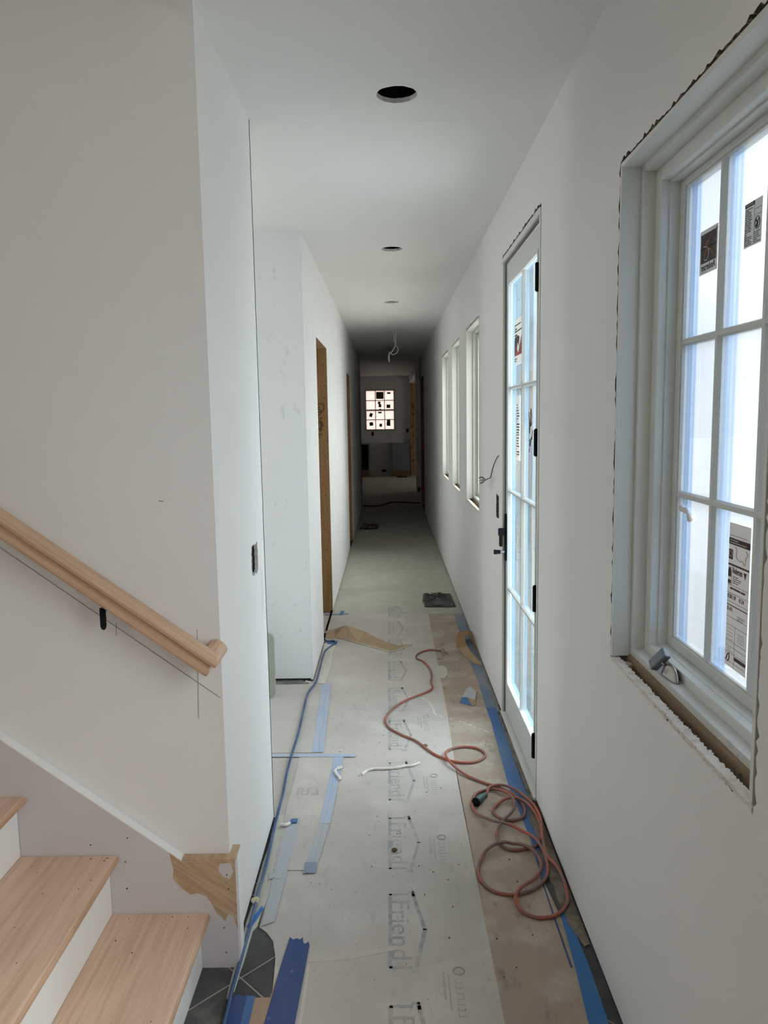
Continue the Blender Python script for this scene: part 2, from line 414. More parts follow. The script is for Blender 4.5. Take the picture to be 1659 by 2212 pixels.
# ---- right wall: ragged drywall sheet over framing
WINS = {1: (1.238, 2.047, .975, 2.268), 2: (5.135, 5.955, 1.0, 2.285), 3: (6.525, 7.27, 1.0, 2.285), 4: (7.745, 8.565, 1.0, 2.29)}
DOOR = (3.10, 4.09, .0, 2.446)
holes = []
for k, (y0, y1, z0, z1) in WINS.items():
    holes.append(ragrect(y0 - .012, y1 + .012, z0, z1 + .013, .012 if k == 1 else .008, .013, 'LRTB'))
holes.append(ragrect(DOOR[0] - .01, DOOR[1] + .011, .014, DOOR[3] + .012, .013, .015, 'RT'))
holes.append(ragrect(4.215, 4.315, 1.075, 1.20, .008, .012, 'LRTB'))           # switch box hole
holes.append(rect(.1, 1.10, .75, 2.4))                                          # opening added behind the camera for more side light
holes.append(rect(13.0, 14.3, .02, 2.34))
eg = MB(); mb = MB(); slab(mb, rect(-2.6, 14.75, .011, H), holes, XR, XR + .013, FX, eg)
wr = struct(mb.build('wall_right', WALLP, loc=(XR, 0, 0)))
eg.build('cut_edge', M('gap_shade_edge', (.11, .075, .055), .95, ((70, .5, .6, (.40, .37, .33), .6, None),)), wr)  # cut sides coloured dark to stand for the shade in the gap
bh = [rect(y0 - .02, y1 + .02, z0 - .055, z1 + .02) for (y0, y1, z0, z1) in WINS.values()]
bh.append(rect(DOOR[0] - .015, DOOR[1] + .02, -.02, DOOR[3] + .02)); bh.append(rect(.1, 1.10, .75, 2.4)); bh.append(rect(13.0, 14.3, .02, 2.34))
mb = MB(); slab(mb, rect(-2.6, 14.75, -.05, 3.0), bh, XR + .016, XR + .165, FX)
mb.build('framing', STUDBACK, wr)
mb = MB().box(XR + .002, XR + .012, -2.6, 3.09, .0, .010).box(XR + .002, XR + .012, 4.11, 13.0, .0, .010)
mb.build('gap_shade_strip', CAVITY, wr)  # solid near-black strip, the gap's shade put into its colour
# raw torn gypsum lip below the nearest window and along the hall windows
for k, (y0, y1, z0, z1) in WINS.items():
    v = []; f = []; n = 170
    for i in range(n + 1):
        y = y0 - .012 + (y1 - y0 + .024) * i / n
        a = random.uniform(-.0012, .0012); b = random.uniform(0, .005); c = random.uniform(-.007, .002)
        v += [(XR - .0012 + a * .5, y, z0 - .006 + c), (XR - .001 + a * .4, y, z0 + .001 + a), (XR + .0165 + b, y, z0 + .001 + a + b * .3), (XR + .017 + b, y, z0 - .010)]
        if i: q = (i - 1) * 4; f += [(q, q + 1, q + 5, q + 4), (q + 1, q + 2, q + 6, q + 5), (q + 2, q + 3, q + 7, q + 6)]
    mk('torn_gypsum_lip', v, f, RAW, wr)

# ---- windows in the right wall
def ring(mb, y0, y1, z0, z1, ty0, ty1, tz0, tz1, x0, x1):
    """picture-frame of bars; t* = bar widths (near, far, bottom, top)"""
    if ty0: mb.box(x0, x1, y0, y0 + ty0, z0, z1)
    if ty1: mb.box(x0, x1, y1 - ty1, y1, z0, z1)
    if tz0: mb.box(x0, x1, y0 + ty0, y1 - ty1, z0, z0 + tz0)
    if tz1: mb.box(x0, x1, y0 + ty0, y1 - ty1, z1 - tz1, z1)
    return mb
def make_window(n, y0, y1, z0, z1, film):
    w = empty('window_%d' % n, (.70, (y0 + y1) / 2, z0)); struct(w)
    m = MB()
    for (a, b) in ((y0 - .009, y0 + .003), (y1 - .003, y1 + .009)): m.box(XR - .001, .657, a, b, z0 + .004, z1 + .009)
    m.box(XR - .001, .657, y0 + .003, y1 - .003, z1 - .003, z1 + .009)
    bevel(m.build('jamb_extension', WHITETRIM, w), .0012)
    m = MB(); ring(m, y0 - .005, y1 + .005, z0 + .01, z1 + .005, .023, .023, 0, .023, .657, .775)
    MB().box(.657, .692, y0 + .018, y1 - .018, z0 + .01, z0 + .028).build('frame_sill', SILLDUST, w)
    bevel(m.build('outer_frame', WHITETRIM, w), .0015)
    m = MB(); ring(m, y0 + .018, y1 - .018, z0 + .010, z1 - .018, .037, .037, .042, .034, .690, .775)
    bevel(m.build('inner_stop', WHITETRIM, w), .002)
    m = MB(); ring(m, y0 + .055, y1 - .055, z0 + .052, z1 - .052, .005, .005, .002, .005, .712, .775)
    m.build('screen_track', WHITETRIM, w)
    gy0, gy1, gz0, gz1 = y0 + .090, y1 - .092, z0 + .086, z1 - .079
    sash = MB(); ring(sash, y0 + .06, y1 - .06, z0 + .054, z1 - .057, .026, .028, .028, .018, .736, .770)
    sash = bevel(sash.build('sash', SASHMAT, w), .003)
    m = MB(); ring(m, y0 + .086, y1 - .088, z0 + .082, z1 - .075, .004, .004, .004, .004, .741, .765)
    m.build('glazing_bead', SASHMAT, sash)
    cols, rows = 3, 3
    pw = (gy1 - gy0 - .022 * (cols - 1)) / cols; ph = (gz1 - gz0 - .018 * (rows - 1)) / rows
    for c in range(1, cols):
        yy = gy0 + c * pw + (c - 1) * .022
        m = MB().prism([(yy, .747), (yy + .005, .738), (yy + .017, .738), (yy + .022, .747), (yy + .022, .762), (yy, .762)], gz0, gz1, lambda a, b, cc: (b, a, cc))
        m.build('muntin', SASHMAT, w)
    for r in range(1, rows):
        zz = gz0 + r * ph + (r - 1) * .018
        m = MB().prism([(zz, .747), (zz + .004, .7385), (zz + .014, .7385), (zz + .018, .747), (zz + .018, .762), (zz, .762)], gy0, gy1, lambda a, b, cc: (b, cc, a))
        m.build('muntin', SASHMAT, w)
    for c in range(cols):
        for r in range(rows):
            a = gy0 + c * (pw + .022); b = gz0 + r * (ph + .018)
            MB().add([(.748, a, b), (.748, a + pw, b), (.748, a + pw, b + ph), (.748, a, b + ph)], [(0, 1, 2, 3)]).build('pane', film, w)
    MB().box(.652, .77, y0 - .01, y1 + .01, z0 - .055, z0 + .009).build('sill_lumber', SILLWOOD, w)
    # lumpy foam / rubble in the slot behind the drywall
    v = []; f = []; nn = 60
    for i in range(nn + 1):
        y = y0 - .01 + (y1 - y0 + .02) * i / nn
        hgt = max(0, .012 * math.sin(i * .7) + random.uniform(-.012, .016)) + (.012 if i < nn * .35 else 0)
        v += [(XR + .014, y, z0 - .050), (XR + .028, y, z0 - .046 + hgt), (.652, y, z0 - .046 + hgt * 1.2)]
        if i: q = (i - 1) * 3; f += [(q, q + 1, q + 4, q + 3), (q + 1, q + 2, q + 5, q + 4)]
    mk('foam_rubble', v, f, DIRT, w)
    return w
w1 = make_window(1, *WINS[1], FILM_WIN)
for k in (2, 3, 4): make_window(k, *WINS[k], COATED)

# crank operator on window_1
cy, cz = 1.800, 1.004
m = MB(); n = 18
prof = [(0, 1.0, 1.0), (.004, 1.0, 1.0), (.008, .86, .9), (.018, .72, .8), (.026, .5, .55), (.030, .2, .25)]
v = []; f = []
for k, (hh, sx, sy) in enumerate(prof):
    for i in range(n):
        a = 2 * math.pi * i / n
        bump = 1 + .16 * math.sin(3 * a + .6) + .07 * math.sin(2 * a)
        v.append((.679 + .017 * sx * math.cos(a) * bump, cy - .004 + .044 * sy * math.sin(a) * bump, cz + hh))
for k in range(len(prof) - 1):
    for i in range(n): f.append((k * n + i, k * n + (i + 1) % n, (k + 1) * n + (i + 1) % n, (k + 1) * n + i))
f.append(tuple(range((len(prof) - 1) * n, len(prof) * n)))
op = mk('crank_operator', v, f, NICKEL, w1, smooth=True)
Mh = Matrix.Translation((.668, 1.850, cz + .028)) @ Matrix.Rotation(math.radians(38), 4, 'X') @ Matrix.Rotation(math.radians(20), 4, 'Y')
m = MB().box(-.010, .010, -.014, .014, -.032, .032, Mh)
h = bevel(m.build('crank_handle', HANDLEG, w1), .004, 3)
MB().cyl((.675, 1.828, cz + .020), (-.3, .7, .25), .005, .022, 10).build('crank_pivot', NICKEL, w1)
# small hook latch disc on frame, and dab of caulk on a pane
MB().cyl((.700, 1.9925, 1.532), (0, 1, 0), .007, .002, 14).build('plug_cap', INK, w1)
pts = catmull([(.743, 1.945, 1.405), (.741, 1.925, 1.398), (.740, 1.905, 1.40), (.741, 1.885, 1.392), (.742, 1.872, 1.376)])
MB().tube(pts, [.003 + .004 * abs(math.sin(i * .35)) for i in range(len(pts))], 7).build('caulk_smear', PLASTER, w1, smooth=True)

# stickers on window_1
def sticker(parent, y0, y1, z0, z1, x, mat, th=.0006):
    o = MB().prism(rect(y0, y1, z0, z1), x, x + th, FX).build('sticker', mat, parent); WLOC[o.name] = WLOC[parent.name]; return o
def lines(mb, x, y0, y1, ztop, zbot, n, h, jag=.25):
    for i in range(n):
        z = ztop + (zbot - ztop) * (i + .5) / n; yy = y1
        while yy > y0 + .004:
            l = random.uniform(.006, .016); e = max(y0 + (random.random() * jag * (y1 - y0)), yy - l)
            if e < yy: mb.box(x - .0003, x, e, yy, z - h / 2, z + h / 2)
            yy = e - .002
            if random.random() < .12: break
sx_ = .7455
a = sticker(w1, 1.778, 1.875, 1.962, 2.062, sx_, PAPERG)
MB().box(sx_ - .0003, sx_, 1.784, 1.869, 1.987, 2.053).build('photo_print', INKG, a)
m = MB().tube(catmull([(sx_ - .0006, 1.815, 2.040), (sx_ - .0006, 1.834, 2.028), (sx_ - .0006, 1.826, 2.018), (sx_ - .0006, 1.808, 2.010), (sx_ - .0006, 1.800, 2.000)]), .0022, 5)
m.tube([(sx_ - .0006, 1.826, 2.02), (sx_ - .0006, 1.842, 2.006), (sx_ - .0006, 1.846, 1.996)], .002, 5); m.build('photo_print', SKINP, a)
m = MB().tube(catmull([(sx_ - .0008, 1.850, 2.024), (sx_ - .0008, 1.830, 2.020), (sx_ - .0008, 1.822, 2.008), (sx_ - .0008, 1.830, 1.994), (sx_ - .0008, 1.842, 1.992), (sx_ - .0008, 1.846, 1.996)]), .0013, 5)
m.build('photo_print', PAPER, a)
m = MB().box(sx_ - .0004, sx_, 1.782, 1.786, 2.05, 2.056).box(sx_ - .0004, sx_, 1.866, 1.870, 2.046, 2.053).box(sx_ - .0009, sx_ - .0003, 1.783, 1.870, 2.0195, 2.0215)
text('Andersen', .024, m, None, GLASSM, (sx_ - .0004, 1.826, 1.977), width=.076)
lines(m, sx_, 1.784, 1.868, 1.969, 1.965, 1, .0009, .5); m.build('lettering', INK, a)
b = sticker(w1, 1.574, 1.648, 1.976, 2.064, sx_, PAPERG)
m = MB().box(sx_ - .0003, sx_, 1.606, 1.648, 2.056, 2.0635)
lines(m, sx_, 1.614, 1.645, 2.053, 1.979, 20, .0017); lines(m, sx_, 1.578, 1.604, 2.002, 1.979, 6, .0014)
m.tube([(sx_ - .0005, 1.591 + .010 * math.cos(t / 16 * 2 * math.pi), 2.017 + .012 * math.sin(t / 16 * 2 * math.pi)) for t in range(17)], .0008, 4)
m.tube([(sx_ - .0005, 1.599, 2.009), (sx_ - .0005, 1.583, 2.025)], .0009, 4).tube([(sx_ - .0005, 1.596, 2.022), (sx_ - .0005, 1.590, 2.016), (sx_ - .0005, 1.592, 2.007)], .0014, 4)
m.cyl((sx_ - .0006, 1.596, 2.024), (-1, 0, 0), .0018, .0002, 8)
m.box(sx_ - .0003, sx_, 1.6055, 1.6062, 1.978, 2.056)
for zz in (2.045, 2.033): m.box(sx_ - .0003, sx_, 1.576, 1.604, zz, zz + .0006)
m.build('lettering', INK, b)
m = MB(); text('WARNING', .0062, m, None, GLASSB, (sx_ - .0004, 1.627, 2.0598), width=.033); m.build('lettering', PAPER, b)
c = sticker(w1, 1.563, 1.661, 1.083, 1.402, sx_, PAPER)
m = MB().box(sx_ - .0003, sx_, 1.563, 1.661, 1.355, 1.369).box(sx_ - .0003, sx_, 1.563, 1.661, 1.3085, 1.3125)
m.box(sx_ - .0003, sx_, 1.641, 1.660, 1.322, 1.344).box(sx_ - .0003, sx_, 1.563, 1.661, 1.2195, 1.2215)
m.box(sx_ - .0003, sx_, 1.563, 1.616, 1.103, 1.111)
for zz in (1.265, 1.247, 1.228, 1.194, 1.176, 1.140, 1.128, 1.114, 1.094): m.box(sx_ - .0002, sx_, 1.563, 1.661, zz, zz + .0008)
for yy in (1.642,): m.box(sx_ - .0002, sx_, yy, yy + .0008, 1.265, 1.308)
m.box(sx_ - .0002, sx_, 1.617, 1.6178, 1.084, 1.176)
# arch mark, leaf mark, map outline
m.prism([(1.645, 1.283)] + [(1.6525 + .0075 * math.cos(t), 1.293 + .011 * math.sin(t)) for t in [i / 10 * math.pi for i in range(11)]][::-1] + [(1.660, 1.283)], sx_ - .0003, sx_, FX)
m.box(sx_ - .0003, sx_, 1.645, 1.660, 1.268, 1.276)
m.prism([(1.574, 1.303), (1.588, 1.303), (1.580, 1.288)], sx_ - .0003, sx_, FX)
m.tube(catmull([(sx_ - .0004, 1.654, 1.096), (sx_ - .0004, 1.648, 1.108), (sx_ - .0004, 1.641, 1.112), (sx_ - .0004, 1.640, 1.100), (sx_ - .0004, 1.648, 1.093)]), .0013, 5)
m.tube(catmull([(sx_ - .0004, 1.630, 1.352), (sx_ - .0004, 1.622, 1.345), (sx_ - .0004, 1.624, 1.332), (sx_ - .0004, 1.610, 1.324), (sx_ - .0004, 1.596, 1.326), (sx_ - .0004, 1.584, 1.319), (sx_ - .0004, 1.580, 1.335), (sx_ - .0004, 1.572, 1.343), (sx_ - .0004, 1.580, 1.350)]), .0005, 4)
text('Andersen', .020, m, None, GLASSB, (sx_ - .0004, 1.616, 1.299), width=.046)
text('0.28', .013, m, None, GLASSB, (sx_ - .0004, 1.648, 1.2395), width=.019)
text('1.59', .013, m, None, GLASSB, (sx_ - .0004, 1.628, 1.2395), width=.017)
text('0.24', .013, m, None, GLASSB, (sx_ - .0004, 1.592, 1.2395), width=.022)
text('0.41', .013, m, None, GLASSB, (sx_ - .0004, 1.645, 1.2115 + .0), width=.022)
text('ENERGY PERFORMANCE RATINGS', .006, m, None, GLASSB, (sx_ - .0004, 1.612, 1.2585), width=.07)
lines(m, sx_, 1.590, 1.636, 1.288, 1.270, 4, .0016, .3); lines(m, sx_, 1.57, 1.655, 1.372, 1.378, 1, .001, .1)
lines(m, sx_, 1.57, 1.61, 1.205, 1.194, 3, .001); lines(m, sx_, 1.622, 1.655, 1.172, 1.14, 4, .0007, .6); lines(m, sx_, 1.57, 1.605, 1.168, 1.146, 5, .0007, .4)
lines(m, sx_, 1.60, 1.65, 1.126, 1.116, 2, .0007, .5)
m.build('lettering', INKB, c)
m = MB(); text('World\'s Best Rated', .0066, m, None, GLASSB, (sx_ - .0005, 1.612, 1.362), width=.01)
m = MB(); lines(m, sx_ - .0004, 1.572, 1.655, 1.367, 1.357, 2, .002, .1); m.tube([(sx_ - .0006, 1.6505 + .006 * math.cos(t / 12 * 6.283), 1.334 + .0065 * math.sin(t / 12 * 6.283)) for t in range(13)], .0009, 4)
m.build('lettering', PAPER, c)

# ---- glazed exterior door in the right wall
d = struct(empty('door_1', (.645, 3.59, 0)))
m = MB()
m.box(XR - .002, .70, DOOR[1] - .022, DOOR[1] + .006, .0, DOOR[3]).box(XR - .002, .70, DOOR[0] - .004, DOOR[0] + .02, .0, DOOR[3]).box(XR - .002, .70, DOOR[0] + .02, DOOR[1] - .022, DOOR[3] - .022, DOOR[3] + .006)
bevel(m.build('door_jamb', WHITETRIM, d), .0015)
m = MB().box(.617, .624, DOOR[1] - .030, DOOR[1] - .022, .02, 2.42).box(.617, .624, DOOR[0] + .02, DOOR[1] - .022, 2.413, 2.424)
m.build('weather_strip', M('grey_weather_strip', (.16, .16, .15), .7), d)
sy0, sy1, sz0, sz1 = 3.125, 4.060, .025, 2.412
gy0, gy1, gz0, gz1 = 3.235, 4.000, .205, 2.304
m = MB(); ring(m, sy0, sy1, sz0, sz1, gy0 - sy0 - .008, sy1 - gy1 - .008, gz0 - sz0 - .008, sz1 - gz1 - .008, .626, .668)
bevel(m.build('door_leaf', DOORPAINT, d), .002)
m = MB(); ring(m, gy0 - .012, gy1 + .012, gz0 - .012, gz1 + .012, .014, .014, .014, .014, .621, .642); bevel(m.build('glazing_bead', DOORPAINT, d), .003)
ym = (gy0 + gy1) / 2
MB().prism([(ym - .011, .640), (ym - .006, .627), (ym + .006, .627), (ym + .011, .640), (ym + .011, .660), (ym - .011, .660)], gz0, gz1, lambda a, b, cc: (b, a, cc)).build('muntin', DOORPAINT, d)
zr = [.723, 1.247, 1.783]
for zz in zr: MB().prism([(zz - .010, .640), (zz - .005, .628), (zz + .005, .628), (zz + .010, .640), (zz + .010, .660), (zz - .010, .660)], gy0, gy1, lambda a, b, cc: (b, cc, a)).build('muntin', DOORPAINT, d)
ze = [gz0] + zr + [gz1]
for r in range(4):
    for (a, b) in ((gy0, ym - .011), (ym + .011, gy1)):
        z0 = ze[r] + (.01 if r else 0); z1 = ze[r + 1] - (.01 if r < 3 else 0)
        MB().add([(.643, a, z0), (.643, b, z0), (.643, b, z1), (.643, a, z1)], [(0, 1, 2, 3)]).build('pane', FILM_DOOR, d)
for z0, z1 in ((2.142, 2.258), (1.470, 1.586), (.804, .921), (.146, .260)):
    hg = MB().cyl((.6165, 3.205, z0 + .004), (0, 0, 1), .0095, z1 - z0 - .008, 14).cyl((.6165, 3.205, z0), (0, 0, 1), .006, z1 - z0, 10)
    hg.box(.621, .6265, 3.128, 3.205, z0 + .006, z1 - .006); hg.build('hinge', BLACK, d)
# lock set
m = MB().box(.611, .6265, 4.012, 4.052, .873, 1.126); bevel(m.build('escutcheon', BLACK, d), .008, 3)
m = MB().box(.578, .612, 4.010, 4.036, 1.010, 1.048).box(.583, .600, 4.012, 4.034, .951, 1.012); bevel(m.build('thumb_latch', BLACK, d), .003, 2)
m = MB().cyl((.612, 4.03, .920), (-1, 0, 0), .009, .022, 14); m.build('knob_stem', CHROME, d, smooth=False)
m = MB().cyl((.590, 4.03, .920), (-1, 0, 0), .010, .035, 16, .0135); bevel(m.build('door_knob', BLACK, d), .003, 2)
# sill
m = MB().box(.600, .632, DOOR[0], DOOR[1], .0, .018); bevel(m.build('threshold', WHITETRIM, d), .003)
MB().box(.632, .70, DOOR[0], DOOR[1], 0, .022).build('sill_strip', CAVITY, d)
# exterior stickers on the door glass
sx_ = .6405
a = sticker(d, 3.690, 3.905, 1.892, 2.112, sx_, PAPER)
m = MB().prism([(3.69, 1.935), (3.905, 1.935), (3.905, 2.02), (3.80, 1.945), (3.69, 2.035)], sx_ - .0004, sx_, FX); m.build('poster_print', REDP, a)
m = MB().box(sx_ - .0005, sx_, 3.70, 3.90, 2.05, 2.056).box(sx_ - .0005, sx_, 3.83, 3.90, 2.030, 2.038)
lines(m, sx_, 3.70, 3.90, 2.088, 2.06, 3, .006, .1); lines(m, sx_, 3.70, 3.90, 1.925, 1.905, 2, .005, .2)
m.prism([(3.895, 2.025), (3.875, 1.98), (3.86, 2.00), (3.84, 1.955), (3.81, 2.0), (3.78, 1.975), (3.76, 2.02), (3.80, 2.03)], sx_ - .0009, sx_ - .0004, FX); m.build('poster_print', INKG, a)
b = sticker(d, 3.745, 3.835, 1.42, 1.74, sx_, PAPER)
m = MB(); lines(m, sx_, 3.748, 3.832, 1.70, 1.43, 20, .006, .3); m.box(sx_ - .0004, sx_, 3.745, 3.835, 1.60, 1.603).box(sx_ - .0004, sx_, 3.745, 3.835, 1.545, 1.549); m.build('lettering', INKG, b)
m = MB().tube(catmull([(sx_ - .0005, y, z) for y, z in ((3.500, 1.655), (3.487, 1.615), (3.478, 1.56), (3.463, 1.62), (3.448, 1.67), (3.437, 1.64), (3.452, 1.595), (3.435, 1.60), (3.425, 1.61))]), .0018, 5)
m.tube(catmull([(sx_ - .0005, y, z) for y, z in ((3.482, 1.525), (3.468, 1.535), (3.475, 1.505), (3.455, 1.52), (3.462, 1.50), (3.440, 1.535), (3.43, 1.545), (3.425, 1.535), (3.41, 1.56), (3.405, 1.575))]), .0016, 5)
m.tube([(sx_ - .0005, 3.485, 1.475), (sx_ - .0005, 3.47, 1.495)], .0014, 5); m.build('marker_scrawl', MARK, d)
for (y0, y1, z0, z1) in ((3.24, 3.285, .47, .545), (3.24, 3.27, .345, .41)):
    s = sticker(d, y0, y1, z0, z1, sx_, PAPERG); m = MB(); lines(m, sx_, y0, y1, z1 - .004, z0 + .004, 6, .005, .2); m.build('lettering', INK, s)

# ---- left walls
# stub between stairs and side opening
m = MB(); slab(m, rect(Y1, 2.985, .012, H), [ragrect(2.705, 2.822, 1.082, 1.185, .012, .011, 'LRTB')], XL - .013, XL, FX)
m.box(-4.2, XL - .0131, Y1, Y1 + .013, -.01, 5.5).box(XL - .0131, XL - .0001, Y1, Y1 + .013, .0, .012)
m.box(-4.2, XL, 2.972, 2.985, .012, H).box(-4.2, -.642, Y1 + .013, Y1 + .1, H, 5.5)
wls = struct(m.build('wall_left', WALLP, loc=(XL, Y1, 0)))
MB().box(-.60, XL - .10, Y1 + .02, 2.965, .0, H).build('framing', CAVITY, wls)
MB().box(XL - .012, XL - .004, Y1 + .02, 2.975, .0, .012).build('gap_shade_strip', CAVITY, wls)  # dark strip painted as the shade under the drywall
# far left wall with door openings
LD = [(5.47, 6.40, 2.215), (9.42, 10.20, 2.20), (13.72, 14.05, 2.20)]
hs_ = [ragrect(a, b, .012, t, .004, .05, 'LRT') for a, b, t in LD]
m = MB(); slab(m, rect(4.65, 14.2, .012, H), hs_, XL - .013, XL, FX)
m.box(-3.2, XL - .0131, 4.65, 4.663, .02, H)
m.box(-3.2, XL, 14.187, 14.2, 0, H)
wlf = struct(m.build('wall_left_far', WALLFAR, loc=(XL, 4.65, 0)))
m = MB(); slab(m, rect(4.67, 14.18, 0, H), [rect(a - .001, b + .04, -.01, t + .04) for a, b, t in LD], XL - .11, XL - .014, FX)
m.build('framing', STUDBACK, wlf)
MB().box(XL - .012, XL - .003, 4.66, 5.46, 0, .012).box(XL - .012, XL - .003, 6.41, 9.41, 0, .012).build('gap_shade_strip', CAVITY, wlf)  # shade below the sheet drawn as a dark strip
MB().box(-1.6, XL - .003, 4.655, 4.66, 0, .02).build('gap_shade_strip', CAVITY, wlf)  # same painted shade strip along the side-opening wall
# corner bead on the outer corner
MB().box(XL - .002, XL + .0012, 4.6485, 4.652, .02, H).build('corner_bead', WALLFAR, wlf)
for i, (a, b, t) in enumerate(LD):
    dd = struct(empty('door_%d' % (i + 2), (XL - .06, (a + b) / 2, 0)))
    MB().box(XL - .125, XL - .002, b, b + .038, 0, t + .035).build('jamb_stud', STUD, dd)
    MB().box(XL - .125, XL - .014, a - .0, a + .002, 0, t).build('jamb_stud', STUD, dd)
    MB().box(XL - .125, XL - .002, a + .002, b, t, t + .035).build('header', STUDL, dd)
    if i == 0:
        yb = b - .0006
        P = lambda L: [(x, yb, z) for x, z in L]
        # carpenter's figures in marker: circled 5, 2 6 8
        m = MB()
        m.tube(catmull(P([(-.590, 1.745), (-.566, 1.768), (-.538, 1.762), (-.528, 1.735), (-.545, 1.70), (-.575, 1.672), (-.597, 1.672)])), .0022, 5)
        m.tube(catmull(P([(-.566, 1.742), (-.588, 1.725), (-.562, 1.715), (-.555, 1.705), (-.566, 1.694), (-.582, 1.697)])), .003, 5)
        m.tube(catmull(P([(-.560, 1.652), (-.566, 1.620), (-.560, 1.600), (-.545, 1.606), (-.548, 1.618), (-.562, 1.612)])), .0026, 5)
        m.tube(P([(-.556, 1.655), (-.545, 1.642)]), .0024, 5)
        m.tube(catmull(P([(-.592, 1.622), (-.580, 1.616), (-.586, 1.585), (-.596, 1.572), (-.575, 1.560), (-.560, 1.556), (-.545, 1.578), (-.540, 1.592), (-.552, 1.588), (-.562, 1.565), (-.568, 1.542)])), .0026, 5)
        m.tube(P([(-.556, 1.552), (-.533, 1.548)]), .0022, 5)
        m.tube(P([(-.590, 1.500), (-.578, 1.522)]), .0028, 5).tube(P([(-.575, 1.507), (-.552, 1.519)]), .0026, 5).tube(P([(-.595, 1.49), (-.566, 1.485)]), .0022, 5)
        m.build('marker_writing', MARK, dd)
        m = MB()
        random.seed(3)
        for k in range(26):
            m.cyl((random.uniform(-.612, -.515), b + .0005, random.uniform(.12, 2.1)), (0, -1, 0), random.uniform(.003, .005), .001, 7)
        s = m.build('nail_heads', MARK, dd); s['kind'] = 'stuff'
# closed rooms behind the left wall
m = MB(); slab(m, rect(2.9, 14.3, 0, H + .1), [rect(3.55, 4.15, 1.0, 2.1)], -3.3, -3.2, FX); m.box(-3.2, -.62, 8.0, 8.1, 0, H).box(-3.2, -.62, 12.2, 12.3, 0, H).box(-3.2, XL - .11, 4.663, 4.72, 0, H)
struct(m.build('wall_side_rooms', WALLP, loc=(-3.2, 8, 0)))
# end of the corridor and the kitchen
m = MB()
m.box(XR + .002, XR + .165, 14.3, 14.75, 0, 2.34).box(XR, XR + .165, 14.3, 14.75, 2.34, 2.74)
m.box(.612, 3.2, 17.0, 17.12, 0, 2.84)
m.box(.612, .74, 17.12, 21.82, 2.62, 2.84)
m.box(.632, 3.2, 21.82, 22.0, 0, 2.84)
m.box(-3.3, -3.2, 14.2, 22.2, 0, 2.84).box(-3.2, XL, 14.1, 14.187, H, 2.9)
m.box(XR, 3.2, 14.75, 14.85, 0, 2.84).box(.78, 2.4, 12.8, 12.9, -.02, H).box(2.3, 2.4, 12.9, 14.75, -.02, H).box(.74, 2.4, 12.8, 14.8, H, H + .05)
slab(m, rect(14.8, 22.1, 0, 2.84), [rect(19.2, 19.8, 1.1, 1.7)], 3.05, 3.15, FX)
wk = struct(m.build('wall_kitchen', WALLP, loc=(.6, 17, 0)))
MB().box(.612, .74, 14.262, 14.30, 0, 2.34).build('jamb_stud', STUD, wk)
MB().box(.632, .80, 21.79, 21.82, .0, 2.60).build('jamb_stud', STUDL, wk)
MB().box(.640, .755, 16.97, 16.999, 0, .09).build('shoe_block', CAVITY, wk)
mb = MB(); slab(mb, rect(-3.3, .70, 0, 2.84), [rect(-.66, .215, 1.28, 2.46)], 22.0, 22.12, FY)
wb = struct(mb.build('wall_back', WALLP, loc=(0, 22, 0)))
m = MB()
random.seed(5)
for k in range(26):
    z = random.uniform(.05, 2.5)
    m.tube(catmull([(.655 + random.uniform(0, .06), 21.788, z), (.665 + random.uniform(0, .07), 21.788, z + random.uniform(-.05, .05)), (.68 + random.uniform(0, .05), 21.788, z + random.uniform(-.08, .08))]), random.uniform(.004, .010), 5)
m.build('marker_writing', M('brown_stain', (.14, .07, .045), .9), wk)

# ---- ceilings
random.seed(11)
def circ(cx, cy, r, n=28, j=.002): return [(cx + (r + random.uniform(-j, j)) * math.cos(2 * math.pi * i / n), cy + (r + random.uniform(-j, j)) * math.sin(2 * math.pi * i / n)) for i in range(n)]
HOLES = [(.047, 2.775), (.043, 5.187), (.053, 7.511), (.060, 9.92), (.054, 12.22), (.068, 14.45)]
m = MB()
slab(m, [(-.642, -2.6), (XR + .12, -2.6), (XR + .12, 15.2), (-3.3, 15.2), (-3.3, Y1 + .02), (-.642, Y1 + .02)], [circ(x, y, .070, 30, .0018) for x, y in HOLES], H, H + .016, FZ)
ce = struct(m.build('ceiling', CEIL, loc=(0, 0, H)))
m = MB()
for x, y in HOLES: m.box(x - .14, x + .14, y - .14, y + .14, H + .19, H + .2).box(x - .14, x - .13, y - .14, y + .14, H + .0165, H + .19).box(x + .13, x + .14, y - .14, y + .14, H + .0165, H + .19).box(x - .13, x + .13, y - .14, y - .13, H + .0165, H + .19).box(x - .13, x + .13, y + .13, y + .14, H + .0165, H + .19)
m.build('joist_cavity', CAVITY, ce)  # void walls coloured near-black for the darkness inside the holes
m = MB().prism([(2.995, H), (3.02, H - .0022), (3.034, H - .0004), (3.034, H + .001), (2.995, H + .001)], XL + .005, XR - .06, lambda a, b, cc: (cc, a, b)); m.build('tape_joint', CEIL, ce)
m = MB().box(-3.3, 3.2, 15.2, 22.1, 2.82, 2.85).box(-3.3, XR + .16, 15.19, 15.2, H + .016, 2.85).box(XR + .12, 3.2, 14.7, 15.21, 2.80, 2.85)
struct(m.build('ceiling_kitchen', CEIL, loc=(0, 18, 2.8)))
